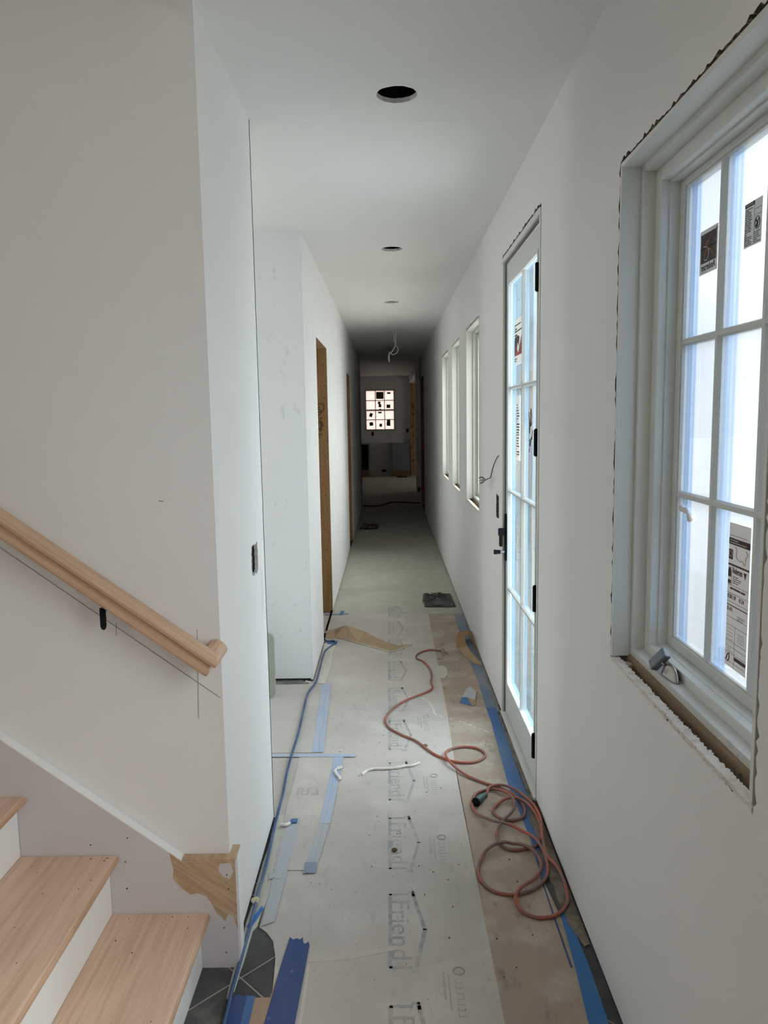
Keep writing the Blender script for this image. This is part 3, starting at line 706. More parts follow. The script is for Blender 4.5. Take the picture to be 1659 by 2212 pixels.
# ---- foyer / stairwell behind and above the camera
m = MB(); slab(m, rect(-4.2, XR + .1, -.05, 5.5), [rect(-2.6, -2.1, 3.4, 3.9)], -2.7, -2.6, FY)
struct(m.build('wall_rear', WALLP, loc=(0, -2.65, 0)))
m = MB(); slab(m, rect(-2.7, 3.0, -.05, 5.5), [rect(.6, 1.2, 3.5, 4.2)], -4.3, -4.2, FX); struct(m.build('wall_stair_end', WALLP, loc=(-4.2, 0, 0)))
struct(MB().box(-.642, -.52, -2.6, Y1 + .013, H + .016, 5.5).build('wall_upper', WALLP, loc=(-.6, 0, H)))
struct(MB().box(-4.3, -.5, -2.7, 2.4, 5.5, 5.6).build('ceiling_stairwell', CEIL, loc=(-2, 0, 5.5)))
# exterior ground
struct(MB().box(-40, 40, -40, 60, -.5, -.3).build('ground', EXTG, loc=(0, 0, -.5)))

# wall boxes
def outlet(parent_name, label, face, c, wy, hz, sgn):
    """recessed device box: c = (x_face, y, z)"""
    x, y, z = c; e = empty(parent_name, (x, y, z - hz / 2))
    m = MB(); d0, d1 = sorted((x + sgn * .016, x + sgn * .07))
    xb0, xb1 = sorted((x + sgn * .068, x + sgn * .071))
    m.box(xb0, xb1, y - wy / 2, y + wy / 2, z - hz / 2, z + hz / 2)
    for (a, b) in ((y - wy / 2 - .002, y - wy / 2), (y + wy / 2, y + wy / 2 + .002)): m.box(d0, d1, a, b, z - hz / 2, z + hz / 2)
    for (a, b) in ((z - hz / 2 - .002, z - hz / 2), (z + hz / 2, z + hz / 2 + .002)): m.box(d0, d1, y - wy / 2, y + wy / 2, a, b)
    m.build('device_box', BOXM, e)
    m = MB()
    for k in range(4):
        yy = y + (k - 1.5) * .012
        m.tube(catmull([(x + sgn * .065, yy, z + .03), (x + sgn * .03, yy + .012, z + .005), (x + sgn * .025, yy - .010, z - .015), (x + sgn * .04, yy + .005, z - .03)]), .0018, 6)
    m.build('wires', GREYC, e)
    return tag(e, label, 'outlet box')
outlet('switch_box', 'open switch box in a ragged cut-out of the white wall end beside the stairs', 'x', (XL, 2.765, 1.13), .095, .09, -1)
outlet('switch_box', 'narrow open switch box in a torn cut-out left of the glazed door', 'x', (XR, 4.265, 1.138), .085, .11, 1)

# ================================================================== STAIRS
RISE, RUN = .188, .262
st = empty('staircase', (-1.4, 1.5, 0)); tag(st, 'staircase with bare oak treads and white risers rising to the left', 'staircase')
ys0, ys1 = .95, 2.119
for i in range(6):
    xn = -.556 - i * RUN - (.0 if i else 0)            # nosing x
    zt = .178 + i * RISE
    xb = xn - RUN - .030
    # tread with rounded nosing
    prof = [(xb, zt - .024), (xn - .012, zt - .024)] + [(xn - .012 + .012 * math.cos(t), zt - .012 + .012 * math.sin(t)) for t in [math.radians(q) for q in (-60, -30, 0, 30, 60, 90)]] + [(xb, zt)]
    tr = MB().prism(prof, ys0, ys1, FY).build('tread', OAKY, st)
    MB().prism([(xn - .014, zt - .0235), (xn - .0115, zt - .0242)] + [(xn - .0115 + .0122 * math.cos(t), zt - .012 + .0122 * math.sin(t)) for t in [math.radians(q) for q in (-60, -30, 0, 30, 50)]] + [(xn - .013, zt - .004)], ys0, ys1 - .001, FY).build('nosing', OAKEDGE, tr)
    MB().box(xn - .048, xn - .030, ys0, ys1 - .001, zt - RISE + .001, zt - .0235).build('riser', RISER, st)
bevel
# skirt board against the wall, with a bare pine patch and raw end grain block
sk = [(-4.0, -.005), (-.588, -.005), (-.474, -.005), (-.474, .343), (-.632, .343), (-1.138, .723), (-2.6, .723 + 1.462 * .751), (-4.0, .723 + 2.862 * .751), (-4.0, 2.0)]
sk = [(-2.8, .9), (-1.4, .0), (-.474, -.001), (-.474, .343), (-.632, .343), (-1.138, .723), (-2.8, .723 + 1.662 * .751)]
s = MB().prism(sk, 2.121, Y1 - .001, FY).build('skirt_board', SKIRT, st)
MB().prism([(-.632, .3432), (-.636, .3492), (-2.8, .7292 + 1.662 * .751), (-2.8, .723 + 1.662 * .751), (-1.138, .723)][::-1], 2.1205, Y1 - .0012, FY).build('lit_top_edge', SKIRTTOP, s)  # paler than the skirt: light on its top face put into the colour
MB().box(-.632, -.4735, 2.1204, Y1 - .0008, .3432, .3475).build('bare_edge', PINE, s)
# bare pine patch where the primer stops
patch = [(-.668, .372), (-.632, .342), (-.4742, .342), (-.4742, .12), (-.485, .165), (-.50, .175), (-.512, .150), (-.520, .165), (-.535, .175), (-.548, .205), (-.565, .232), (-.590, .242), (-.612, .238), (-.640, .262), (-.662, .290), (-.658, .320), (-.664, .345)]
MB().prism(patch, 2.1203, 2.1212, FY).build('bare_pine_patch', PINE, s)
MB().prism([(-.520, .335), (-.488, .338), (-.480, .31), (-.492, .285), (-.512, .295), (-.525, .315)], 2.1198, 2.1206, FY).build('primer_dab', SKIRT, s)
# return piece wrapping the wall corner
MB().box(-.4965, -.474, Y1 - .001, Y1 + .048, 0.0, .343).build('return_board', SKIRTTOP, s)
MB().box(-.4966, -.4738, Y1 - .0008, Y1 + .0485, .343, .347).build('bare_edge', PINE, s)
m = MB()
for x, z in ((-.500, .300), (-.497, .255), (-.515, .13), (-.512, .05), (-.79, .42), (-.80, .345), (-.80, .26), (-.90, .40)):
    m.cyl((x, 2.1202, z), (0, -1, 0), .0022, .0006, 8)
m.build('nail_holes', MARK, s)['kind'] = 'stuff'
m = MB()
random.seed(21)
for k in range(26):
    i = random.choice((0, 0, 1, 1)); xn = -.556 - i * RUN; zt = .178 + i * RISE
    x = xn - random.uniform(.02, .25); y = 2.105 - random.random() ** 3 * .5
    r = random.uniform(.0008, .0022); m.cyl((x, y, zt), (random.uniform(-.3, .3), random.uniform(-.3, .3), 1), r, r * .8, 5)
m.build('wood_debris', BROWNC, st)['kind'] = 'stuff'

# handrail
hr = empty('handrail', (-.8, 2.05, .9)); tag(hr, 'moulded oak handrail fixed to the wall above the stairs', 'handrail')
ang = math.atan(.729); dx, dz = math.cos(ang), -math.sin(ang)
# cross-section (y, n) : n along the rail's upward normal
sec = [(y_ * 1.08, n_ * 1.14) for y_, n_ in [(-.020, -.024), (.020, -.024), (.023, -.018), (.023, -.011), (.015, -.006), (.015, .003), (.028, .009), (.030, .016), (.026, .024), (.014, .029), (0, .031), (-.014, .029), (-.026, .024), (-.030, .016), (-.028, .009), (-.015, .003), (-.015, -.006), (-.023, -.011), (-.023, -.018)]]
def railpt(t, y, n, base=(-.512, .975)):      # t metres uphill from the low end
    return (base[0] - t * dx + n * (-dz) * 1.0, 2.050 + y, base[1] - t * dz + n * dx)
v = []; f = []
ts_ = [0, 3.2]; ns = len(sec)
for k, t in enumerate((0, 3.2)):
    for (y, n) in sec:
        tt = t - (0 if k else (-1) * (y + .0) * .85)       # mitred foot
        v.append(railpt(tt if k == 0 else t, y, n))
f = [tuple(range(ns)), tuple(range(ns, 2 * ns))] + [(i, (i + 1) % ns, (i + 1) % ns + ns, i + ns) for i in range(ns)]
mk('rail', v, f, OAKX, hr)
# return to the wall: same section swept towards +Y from the mitre
v = []
for k in range(2):
    for (y, n) in sec:
        # the section's width now runs along the slope
        if k == 0: v.append(railpt(y * .85, y, n))
        else: v.append(railpt(y * .85, .104, n))
f = [tuple(range(ns)), tuple(range(ns, 2 * ns))] + [(i, (i + 1) % ns, (i + 1) % ns + ns, i + ns) for i in range(ns)]
mk('rail_return', v, f, wood('oak_return', (.60, .40, .26), (.44, .26, .155), (14, 1.2, 14), 6, .5), hr)
for bxp, bz in ((-.800, 1.125), (-1.9, 1.93)):
    m = MB().tube(catmull([(bxp - .022, Y1, bz - .012), (bxp - .018, 2.12, bz - .020), (bxp - .004, 2.085, bz - .030), (bxp, 2.070, bz - .01)]), .006, 10)
    m.tube([(bxp, 2.066, bz - .057), (bxp, 2.066, bz - .053), (bxp, 2.066, bz - .045), (bxp, 2.066, bz + .005)], [.003, .0065, .0085, .0085], 12)
    m.build('rail_bracket', BLACK, hr, smooth=False)
# pencil layout lines on the stair wall
def pline(p, q, w=.0011):
    (x0, z0), (x1, z1) = p, q; L = math.hypot(x1 - x0, z1 - z0); nx, nz = -(z1 - z0) / L * w / 2, (x1 - x0) / L * w / 2
    y = Y1 - .0006
    return MB().add([(x0 + nx, y, z0 + nz), (x0 - nx, y, z0 - nz), (x1 - nx, y, z1 - nz), (x1 + nx, y, z1 + nz)], [(0, 1, 2, 3)]).build('pencil_line', PENCIL, wls)
k_ = (Y1 - .005) / 2.17
def wz(z): return 1.64 + (z - 1.64) * k_
pline((-1.8, wz(1.80)), (-.504, wz(.826)), .0016)
pline((-.563, wz(1.035)), (-.571, wz(.765)), .0013); pline((-.797, wz(1.058)), (-.799, wz(1.02)), .0014)
pline((-.86, wz(.50)), (-.858, wz(.42)), .0012); pline((-.655, wz(1.415)), (-.642, wz(1.413)), .002)

# ================================================================== FLOOR PROTECTION
def flat(name, poly, z0, z1, mat, **k): return MB().prism(poly, z0, z1, FZ).build(name, mat, **k)
random.seed(9)
def rag(p, q, n, j):
    return [(p[0] + (q[0] - p[0]) * i / n + random.uniform(-j, j), p[1] + (q[1] - p[1]) * i / n + random.uniform(-j, j)) for i in range(n + 1)]
main = [(.300, .9), (.292, 1.9), (.292, 2.4), (.290, 3.3), (.306, 4.17), (.308, 5.3), (.313, 6.27), (-.60, 6.33), (-.60, 5.475), (-.462, 5.475), (-.462, 4.62), (-1.4, 4.60), (-1.4, 2.988), (-.448, 2.988), (-.440, 2.6), (-.444, 2.299), (-.418, 2.276), (-.389, 2.231), (-.371, 2.158), (-.364, 2.085), (-.357, 1.995), (-.36, 1.90), (-.36, .9)]
pb = flat('floor_board', main, .0004, .0034, BOARD); tag(pb, 'long greige floor-protection board with grey house prints down the hallway', 'floor board')
bb = flat('floor_board', [(.29, .9), (.555, .9), (.545, 2.3), (.525, 2.55), (.545, 2.85), (.535, 3.3), (.548, 4.2), (.548, 5.1), (.553, 6.275), (.30, 6.275)], .0002, .0024, BOARDB)
tag(bb, 'brown floor-protection board beside the right wall under the orange cord', 'floor board')
b3 = flat('floor_board', [(-.445, 2.612), (-.302, 2.608), (-.268, 2.94), (-.270, 3.56), (-.455, 3.565), (-.455, 3.05)], .0035, .0064, BOARD)
tag(b3, 'small beige board patch taped near the left wall end, front edge lifted', 'floor board')
b4 = flat('floor_board', [(-1.3, 3.60), (-.375, 3.60), (-.405, 4.56), (-1.3, 4.575)], .0035, .0060, BOARDG)
tag(b4, 'grey floor board laid in the side opening behind the left wall end', 'floor board')
b5 = flat('floor_board', [(-.43, .9), (-.30, .9), (-.315, 2.14), (-.347, 2.14), (-.362, 1.992), (-.43, 1.992)], .0035, .0052, M('brown_cardboard', (.40, .28, .20), .85))
tag(b5, 'brown cardboard sliver between the two dark blue tapes at the bottom', 'floor board')
# crease / overlap strip across the board near the camera
cr = flat('board_tear', [(-.275, 2.135), (-.26, 2.165), (-.10, 2.185), (.004, 2.205), (.012, 2.185), (-.02, 2.178), (-.12, 2.150), (-.2, 2.138)], .0035, .0042, M('pale_torn_paper', (.53, .495, .45), .9)); cr.parent = None
tag(cr, 'pale torn paper strip crossing the greige board near the dark blue tape', 'paper strip')
cr = flat('board_tear', [(-.268, 1.0), (-.256, 1.0), (-.262, 2.13), (-.270, 2.12)], .0035, .0040, M('pale_torn_paper_edge', (.60, .57, .53), .9))
tag(cr, 'thin pale paper edge running along the right side of the dark blue tape', 'paper strip')

# house-and-lettering print repeated along the board
def logo(yn, mat, sc=1.0, full=True):
    """yn: end nearest the camera; reads towards the camera, tops to the right"""
    m = MB(); L = .355 * sc
    def uv(u, v): return (-.018 + v, yn + L - u)
    def stroke(pts, w):
        for (a, b) in zip(pts[:-1], pts[1:]):
            A = Vector(uv(*a)); B = Vector(uv(*b)); dd = (B - A).normalized(); nn = Vector((-dd.y, dd.x)) * w / 2; e = dd * w * .25
            m.add([(*(A + nn - e), .0037), (*(A - nn - e), .0037), (*(B - nn + e), .0037), (*(B + nn + e), .0037)], [(0, 1, 2, 3)])
    stroke([(.0, .0), (L, .0)], .013)
    stroke([(.0, .0), (.0, .060)], .012); stroke([(L, .0), (L, .062)], .012)
    stroke([(-.012, .062), (-.012, .080), (.010, .082)], .012); stroke([(L + .016, .062), (L + .016, .082)], .016)
    stroke([(.0, .078), (L * .52, .112), (L, .078)], .013)
    if full: text('Friend', .088, m, None, FLOORB, (.014, yn + L / 2, .0037), width=L * .80, thick=.0001)
    return m.build('printed_mark', mat, pb)
for k in range(10):
    logo(1.60 + .5075 * k, PRINT)
random.seed(4)
def faint(x, y, s=1.0):
    m = MB()
    m.tube([(x + .055 + .016 * math.cos(t / 14 * 6.283), y + .06 + .016 * math.sin(t / 14 * 6.283), .0034) for t in range(15)], .0028, 4)
    for k in range(7):
        m.box(x + .040, x + .062, y + .025 - k * .021 - .014, y + .025 - k * .021 - .011, .0034, .0038).box(x + .040, x + .043, y + .025 - k * .021 - .011, y + .025 - k * .021, .0034, .0038)
        if k % 2: m.box(x + .059, x + .062, y + .025 - k * .021 - .011, y + .025 - k * .021, .0034, .0038)
    m.box(x + .005, x + .012, y - .05, y + .06, .0034, .0038).box(x + .020, x + .025, y - .09, y + .05, .0034, .0038)
    m.build('printed_mark', PRINTF, pb)
for (x, y) in ((.13, 2.03), (.13, 2.76), (.13, 3.98), (.13, 3.28)): faint(x, y)
m = MB()
for (x0, x1, y0, y1) in ((-.43, -.415, 3.17, 3.235), (-.41, -.375, 3.17, 3.18), (-.41, -.40, 3.18, 3.235), (-.385, -.375, 3.18, 3.235), (-.365, -.330, 3.17, 3.182), (-.345, -.332, 3.18, 3.235)):
    m.box(x0, x1, y0, y1, .0064, .0067)
m.build('printed_mark', PRINTF, b3)
# plaster chalk trail on the boards
m = MB()
tr_ = catmull([(-.16, 4.60, .0036), (-.091, 4.521, .0036), (-.006, 4.399, .0036), (.157, 4.332, .0036), (.205, 4.27, .0036), (.229, 4.171, .0036), (.235, 4.09, .0036), (.261, 4.048, .0036), (.379, 3.953, .0036), (.45, 3.87, .0036), (.52, 3.80, .0036)], 14)
for p in tr_:
    if random.random() < .75: r = random.uniform(.002, .0050); m.cyl((p.x + random.uniform(-.004, .004), p.y + random.uniform(-.004, .004), .0024), (0, 0, 1), r, .0016, 6)
for k in range(130):
    x = random.uniform(-.42, .54); y = 1.5 + random.random() ** 1.0 * 4.6; r = random.uniform(.0008, .0022)
    if x > .3: pass
    m.cyl((x, y, .0024), (0, 0, 1), r, .0016 + r * .6, 5)
s = m.build('plaster_dust', PLASTER, pb); s['kind'] = 'stuff'
m = MB()
for k in range(120):
    x = random.uniform(-.42, .54); y = 1.5 + random.random() ** 1.1 * 4.6; r = random.uniform(.0008, .0026)
    m.cyl((x, y, .0024), (0, 0, 1), r, .0014 + r * .8, 5)
s = m.build('dark_grit', BROWNC, pb); s['kind'] = 'stuff'

# ---- felt / dirt strips along the wall bases
o = flat('underlay_strip', rag((-.489, 1.99), (-.489, 3.0), 12, .003) + rag((-.445, 3.0), (-.428, 2.62), 5, .003) + rag((-.434, 2.6), (-.452, 2.30), 5, .003) + rag((-.462, 2.28), (-.468, 2.02), 4, .004), .0005, .0046, FELT)
tag(o, 'off-white underlay paper strip along the base of the near left wall end', 'paper strip')
o = flat('underlay_strip', rag((-.489, 4.60), (-.489, 5.45), 10, .003) + rag((-.408, 5.43), (-.412, 5.0), 5, .004) + rag((-.402, 4.98), (-.415, 4.58), 5, .003), .0036, .0072, FELT)
tag(o, 'off-white underlay paper strip along the far left wall beside the doorway', 'paper strip')
o = flat('mortar_strip', rag((.604, 2.20), (.604, 3.02), 14, .001) + rag((.56, 3.04), (.545, 2.60), 8, .006) + rag((.548, 2.58), (.562, 2.30), 6, .005) + [(.585, 2.19)], .0003, .0045, DIRT)
tag(o, 'crusty brown mortar residue on the floor beside the orange cord loops', 'mortar residue')
o = flat('mortar_strip', rag((.578, 3.10), (.600, 3.10), 2, .001) + rag((.600, 3.12), (.596, 4.06), 16, .002) + rag((.586, 4.05), (.582, 3.12), 12, .003), .0003, .0035, DIRT)
tag(o, 'thin sandy mortar line along the threshold of the glazed door', 'mortar residue')
o = flat('grey_paper_strip', [(.556, 4.12), (.604, 4.10), (.604, 6.25), (.568, 6.25)], .0002, .0018, M('grey_dusty_paper', (.27, .26, .24), .9, ((9, .45, .65, (.20, .19, .175), .8, None),)))
tag(o, 'dusty grey paper strip between blue tape and right wall beyond the door', 'paper strip')
o = MB().prism([(-1.1, 4.652), (-.565, 4.652), (-.515, 4.590), (-1.1, 4.594)], .0062, .0072, FZ).build('slate_offcut', M('dusty_slate', (.13, .13, .125), .7, ((12, .5, .65, (.30, .29, .27), .6, None),)))
tag(o, 'dark slate strip at the foot of the wall inside the side opening', 'slate strip')
o = MB().tube([(-.542, 4.632, .009), (-.510, 4.605, .009)], .004, 6).build('plaster_scrap', PLASTER); tag(o, 'white plaster scrap lying on the dark slate strip', 'plaster scrap')

# ---- tapes
def tape(name, poly, mat, label, z=.0068, z1=None, th=.0006): return tag(flat(name, poly, z, z + th, mat), label, 'tape strip')
tape('masking_tape', rag((-.437, 4.576), (-.379, 4.574), 3, .002) + rag((-.345, 3.60), (-.400, 3.60), 3, .002), TAPE_PALE, 'pale blue tape strip running beside the blue cord past the side opening')
tape('masking_tape', [(-.80, 3.590), (-.185, 3.572), (-.183, 3.541), (-.80, 3.556)], TAPE_PALE, 'pale blue tape strip lying crosswise at the end of two boards', z=.0076)
tape('masking_tape', rag((-.286, 3.570), (-.242, 3.568), 3, .001) + rag((-.262, 2.93), (-.306, 2.93), 3, .003), TAPE_PALE, 'pale blue tape strip down the board edge under the plaster curl', z=.0070)
tape('masking_tape', rag((-.305, 2.925), (-.262, 2.925), 3, .002) + rag((-.285, 2.64), (-.330, 2.64), 3, .002), TAPE_GREY, 'worn grey tape strip continuing down the lifted board edge', z=.0066)
tape('masking_tape', [(-.334, 2.655), (-.290, 2.655), (-.286, 2.592), (-.300, 2.584), (-.318, 2.590), (-.332, 2.582)], M('steel_blue_tape', (.24, .29, .37), .6), 'small grey-blue tape tab at the corner of the lifted board', z=.0076)
tape('masking_tape', rag((-.440, 2.96), (-.385, 2.97), 3, .002) + rag((-.398, 2.32), (-.438, 2.30), 3, .003), TAPE_GREY, 'greyed tape strip along the left board edge next to the cord', z=.0068)
tape('masking_tape', [(-.455, 2.585), (-.412, 2.59), (-.408, 2.560), (-.420, 2.552), (-.435, 2.562), (-.452, 2.550)], M('curled_grey_tape', (.44, .46, .48), .6), 'short curled grey tape end lying over the left tape strip', z=.0080)
o = MB().box(-.416, -.396, 2.93, 2.965, .0080, .012).box(-.424, -.414, 2.925, 2.955, .0080, .0145); tag(bevel(o.build('tape_wad', TAPE_MID), .002), 'small wad of bright blue tape by the bottom of the white wall end', 'tape wad')
tape('masking_tape', [(-.500 + .005, .9), (-.432, .9), (-.428, 2.004), (-.440, 1.992), (-.452, 2.006), (-.466, 1.994), (-.476, 2.000)], TAPE_DARK, 'dark blue tape at the bottom left beneath the blue cord', z=.0058)
tape('masking_tape', [(-.431, .9), (-.402, .9), (-.405, 1.998), (-.428, 1.998)], TAPE_MID, 'lighter blue tape edge beside the dark blue tape at bottom left', z=.0054)
tape('masking_tape', [(-.430, .9), (-.283, .9), (-.279, 1.90), (-.271, 2.205), (-.276, 2.222), (-.284, 2.212), (-.291, 2.216), (-.296, 2.243), (-.304, 2.232), (-.315, 2.238), (-.326, 2.232), (-.337, 2.244), (-.348, 2.12), (-.362, 1.90)], TAPE_DARK, 'broad dark blue tape band with torn end in the bottom foreground', z=.0064, th=.0012)
tape('masking_tape', [(.525, 6.262), (.592, 6.262), (.583, 5.04), (.590, 4.60), (.585, 4.16), (.530, 4.16), (.535, 4.60), (.523, 5.04)], TAPE_DUSTY, 'dusty blue tape strip running past the amber paper to the far board end', z=.0026)
tape('masking_tape', [(.530, 4.165), (.584, 4.165), (.583, 3.96), (.580, 3.23), (.588, 2.99), (.572, 3.05), (.566, 2.80), (.552, 2.62), (.540, 2.53), (.522, 2.56), (.530, 2.80), (.512, 3.23), (.532, 3.96)], TAPE_MID, 'bright blue tape strip in front of the glazed door under cord loops', z=.0030)
tape('masking_tape', [(.502, .9), (.572, .9), (.573, 1.89), (.577, 2.10), (.572, 2.25), (.566, 2.33), (.552, 2.37), (.544, 2.34), (.535, 2.12), (.518, 1.89)], M('clean_blue_tape', (.025, .15, .40), .5, ((5, .5, .7, (.10, .19, .34), .4, None),)), 'clean bright blue tape strip by the right wall in the foreground', z=.0030)
tape('masking_tape', [(.519, 2.55), (.523, 2.55), (.524, 2.35), (.526, 2.1), (.520, 2.1), (.518, 2.35)], TAPE_DARK, 'thin dark blue tape sliver between cord loops and foreground tape', z=.0030)
tape('masking_tape', [(-.56, 6.30), (-.50, 6.305), (-.47, 6.30), (-.36, 6.31), (-.36, 6.27), (-.56, 6.255)], TAPE_DUSTY, 'grey-blue tape at the foot of the bare timber door jamb', z=.0036)
o = MB().prism([(-.440, 6.26), (-.405, 6.26), (-.398, 6.39), (-.425, 6.40)], .0044, .0056, FZ).build('masking_tape', TAPE_MID); tag(o, 'small upright blue tape tab in front of the bare timber jamb', 'tape strip')
tape('masking_tape', [(-.47, 5.50), (-.395, 5.50), (-.400, 5.41), (-.47, 5.42)], TAPE_MID, 'blue tape piece inside the loop of the blue cord', z=.0074)
o = MB().prism([(-.497 + .012, 2.295), (-.452, 2.40), (-.444, 2.385), (-.470, 2.285)], .0082, .010, FZ).build('masking_tape', M('vivid_blue_tape', (.03, .17, .55), .5)); tag(o, 'vivid blue tape fold above the slate patch near the stair end', 'tape strip')

_tp = [o for o in COL.objects if o.name.startswith('masking_tape')]
for idx, pts in ((0, [(-.392, 4.50), (-.395, 4.25), (-.372, 4.0), (-.380, 3.8), (-.366, 3.62)]), (2, [(-.258, 3.56), (-.268, 3.40), (-.276, 3.20), (-.280, 3.05), (-.290, 2.94)]), (3, [(-.288, 2.92), (-.294, 2.8), (-.302, 2.66)])):
    MB().tube(catmull([(x, y, .0080 - .0004 * idx) for x, y in pts], 4), .0016, 5).build('crease', TAPE_GREY, _tp[idx])
# torn tape flake, half blue half white
fl = empty('tape_flake', (.44, 4.30, .003)); tag(fl, 'torn flake of blue and white tape by the blue strip before the door', 'tape flake')
v = [(.388, 4.236, .006), (.400, 4.300, .012), (.448, 4.298, .012), (.455, 4.190, .0045)]
def sheet(V, F, th, name, mat, parent=None, **k):
    n = len(V); W_ = [Vector(p) for p in V]; vv = [tuple(p) for p in W_] + [(p.x, p.y, p.z + th) for p in W_]
    edges = {}
    for q in F:
        for i in range(len(q)):
            e = (q[i], q[(i + 1) % len(q)]); edges[tuple(sorted(e))] = edges.get(tuple(sorted(e)), 0) + 1
    ff = [tuple(q) for q in F] + [tuple(i + n for i in reversed(q)) for q in F] + [(a, b, b + n, a + n) for (a, b), c in edges.items() if c == 1]
    return mk(name, vv, ff, mat, parent, **k)
sheet([(.388, 4.236, .0044), (.406, 4.300, .014), (.437, 4.296, .015), (.455, 4.190, .0044)], [(0, 1, 2, 3)], .0008, 'blue_face', TAPE_MID, fl)
sheet([(.406, 4.300, .014), (.445, 4.42, .022), (.470, 4.459, .020), (.500, 4.380, .014), (.480, 4.268, .008), (.437, 4.296, .015)], [(0, 1, 2, 5), (5, 2, 3, 4)], .0008, 'white_face', TAPE_GREY, fl)
sheet([(.437, 4.296, .0148), (.480, 4.268, .008), (.478, 4.20, .0048), (.455, 4.190, .0046)], [(0, 1, 2, 3)], .0008, 'brown_face', KRAFT, fl)

# kraft strip, buckled
V = []; F = []
rows = [((-.53, 5.60, .005), (-.53, 5.74, .012)), ((-.43, 5.58, .005), (-.44, 5.76, .022)), ((-.350, 5.545, .006), (-.358, 5.72, .060)), ((-.335, 5.54, .006), (-.345, 5.72, .062)), ((-.24, 5.44, .004), (-.20, 5.66, .030)), ((-.14, 5.345, .004), (-.10, 5.50, .020)), ((-.05, 5.27, .004), (-.02, 5.42, .010)), ((-.003, 5.216, .004), (.04, 5.37, .006)), ((.05, 5.27, .004), (.08, 5.375, .005)), ((.149, 5.39, .004), (.155, 5.40, .0045))]
for i, (a, b) in enumerate(rows):
    V += [a, b]
    if i: q = (i - 1) * 2; F.append((q, q + 2, q + 3, q + 1))
kp = sheet(V, F, .0012, 'kraft_strip', KRAFT); tag(kp, 'buckled tan kraft paper strip lying across the hallway floor', 'paper strip')
m = MB().tube([(-.345, 5.535, .009), (-.24, 5.432, .008), (-.14, 5.337, .008), (-.003, 5.209, .008), (.05, 5.262, .008), (.149, 5.385, .008)], .0052, 5); m.build('torn_edge', KRAFTEDGE, kp)

# amber curled paper by right wall
V = []; F = []; n = 12
outer = [(.610, 4.885), (.555, 4.93), (.500, 5.10), (.468, 5.28), (.470, 5.42), (.500, 5.52), (.545, 5.545), (.600, 5.52), (.606, 5.42), (.606, 5.22)]
inner = [(.596, 4.95), (.582, 4.99), (.560, 5.12), (.540, 5.28), (.530, 5.36), (.535, 5.42), (.550, 5.43), (.575, 5.36), (.590, 5.24), (.597, 5.10)]
zo = [.006, .006, .006, .010, .030, .05, .06, .055, .035, .015]; zi = [.014, .012, .012, .018, .040, .055, .06, .05, .03, .018]
for k in range(10): V += [(outer[k][0] - (.006 if outer[k][0] > .6 else 0), outer[k][1], zo[k]), (inner[k][0], inner[k][1], zi[k])]
F = [(2 * k, 2 * ((k + 1) % 10), 2 * ((k + 1) % 10) + 1, 2 * k + 1) for k in range(9)]
o = sheet(V, F, .0012, 'curled_paper', KRAFT); tag(o, 'curled loop of amber brown paper against the right wall beyond the door', 'paper curl')
V2 = [V[i] for i in range(6, 20)]
F2 = [(2 * k, 2 * (k + 1), 2 * (k + 1) + 1, 2 * k + 1) for k in range(6)]
sheet([(x, y, z + .0014) for x, y, z in V2], F2, .0005, 'amber_underside', AMBER, o)
# white paper scrap
o = MB().prism([(.287, 4.90), (.345, 4.905), (.362, 4.84), (.355, 4.72), (.335, 4.665), (.300, 4.665), (.292, 4.76)], .0036, .0044, FZ).build('paper_scrap', M('pale_paper_scrap', (.52, .50, .45), .9)); tag(o, 'pale rounded paper scrap beside the orange cord near the brown board', 'paper scrap')

# plaster curls
m = MB(); pts = catmull([(-.145, 3.35, .009), (-.125, 3.385, .010), (-.095, 3.405, .010), (-.04, 3.405, .010), (.02, 3.415, .010), (.055, 3.43, .010), (.09, 3.435, .010), (.125, 3.465, .009)], 5)
o = m.tube(pts, [random.uniform(.004, .0075) for _ in pts], 6).build('plaster_curl', PLASTER); tag(o, 'long cracked white plaster curl lying across the middle of the board', 'plaster curl')
m = MB(); pts = catmull([(-.240, 3.42, .013), (-.262, 3.405, .013), (-.272, 3.385, .013), (-.262, 3.35, .013), (-.248, 3.32, .014), (-.243, 3.295, .012)], 4)
o = m.tube(pts, [random.uniform(.004, .009) for _ in pts], 6).build('plaster_curl', PLASTER); tag(o, 'short white plaster curl lying on the pale blue tape', 'plaster curl')
m = MB(); pts = catmull([(-.458, 2.915, .012), (-.440, 2.905, .016), (-.425, 2.925, .012)], 4)
o = m.tube(pts, .007, 6).build('plaster_curl', PLASTER); tag(o, 'white paper curl beside the blue tape wad at the wall end', 'plaster curl')
def lump(name, c, r, mat, label, cat, sq=.5, seed=1):
    random.seed(seed); bm = bmesh.new(); bmesh.ops.create_icosphere(bm, subdivisions=2, radius=1)
    vv = [(c[0] + v.co.x * r * random.uniform(.75, 1.2), c[1] + v.co.y * r * random.uniform(.75, 1.2), c[2] + r * sq + v.co.z * r * sq * random.uniform(.8, 1.1)) for v in bm.verts]
    ff = [tuple(x.index for x in f.verts) for f in bm.faces]; bm.free()
    return tag(mk(name, vv, ff, mat), label, cat)
lump('dirt_clod', (-.001, 2.73, .0036), .012, BROWNC, 'brown dirt clod on one of the grey house prints', 'dirt clod', .4, 2)
lump('dirt_clod', (.16, 3.66, .0030), .014, M('olive_clod', (.16, .13, .07), .95), 'olive brown clod beside the orange cord at mid hallway', 'dirt clod', .35, 3)
lump('foam_lump', (-.476, 2.42, .004), .015, M('cream_foam', (.60, .57, .42), .9), 'cream foam lump between wall base and blue cord', 'foam lump', .8, 4)
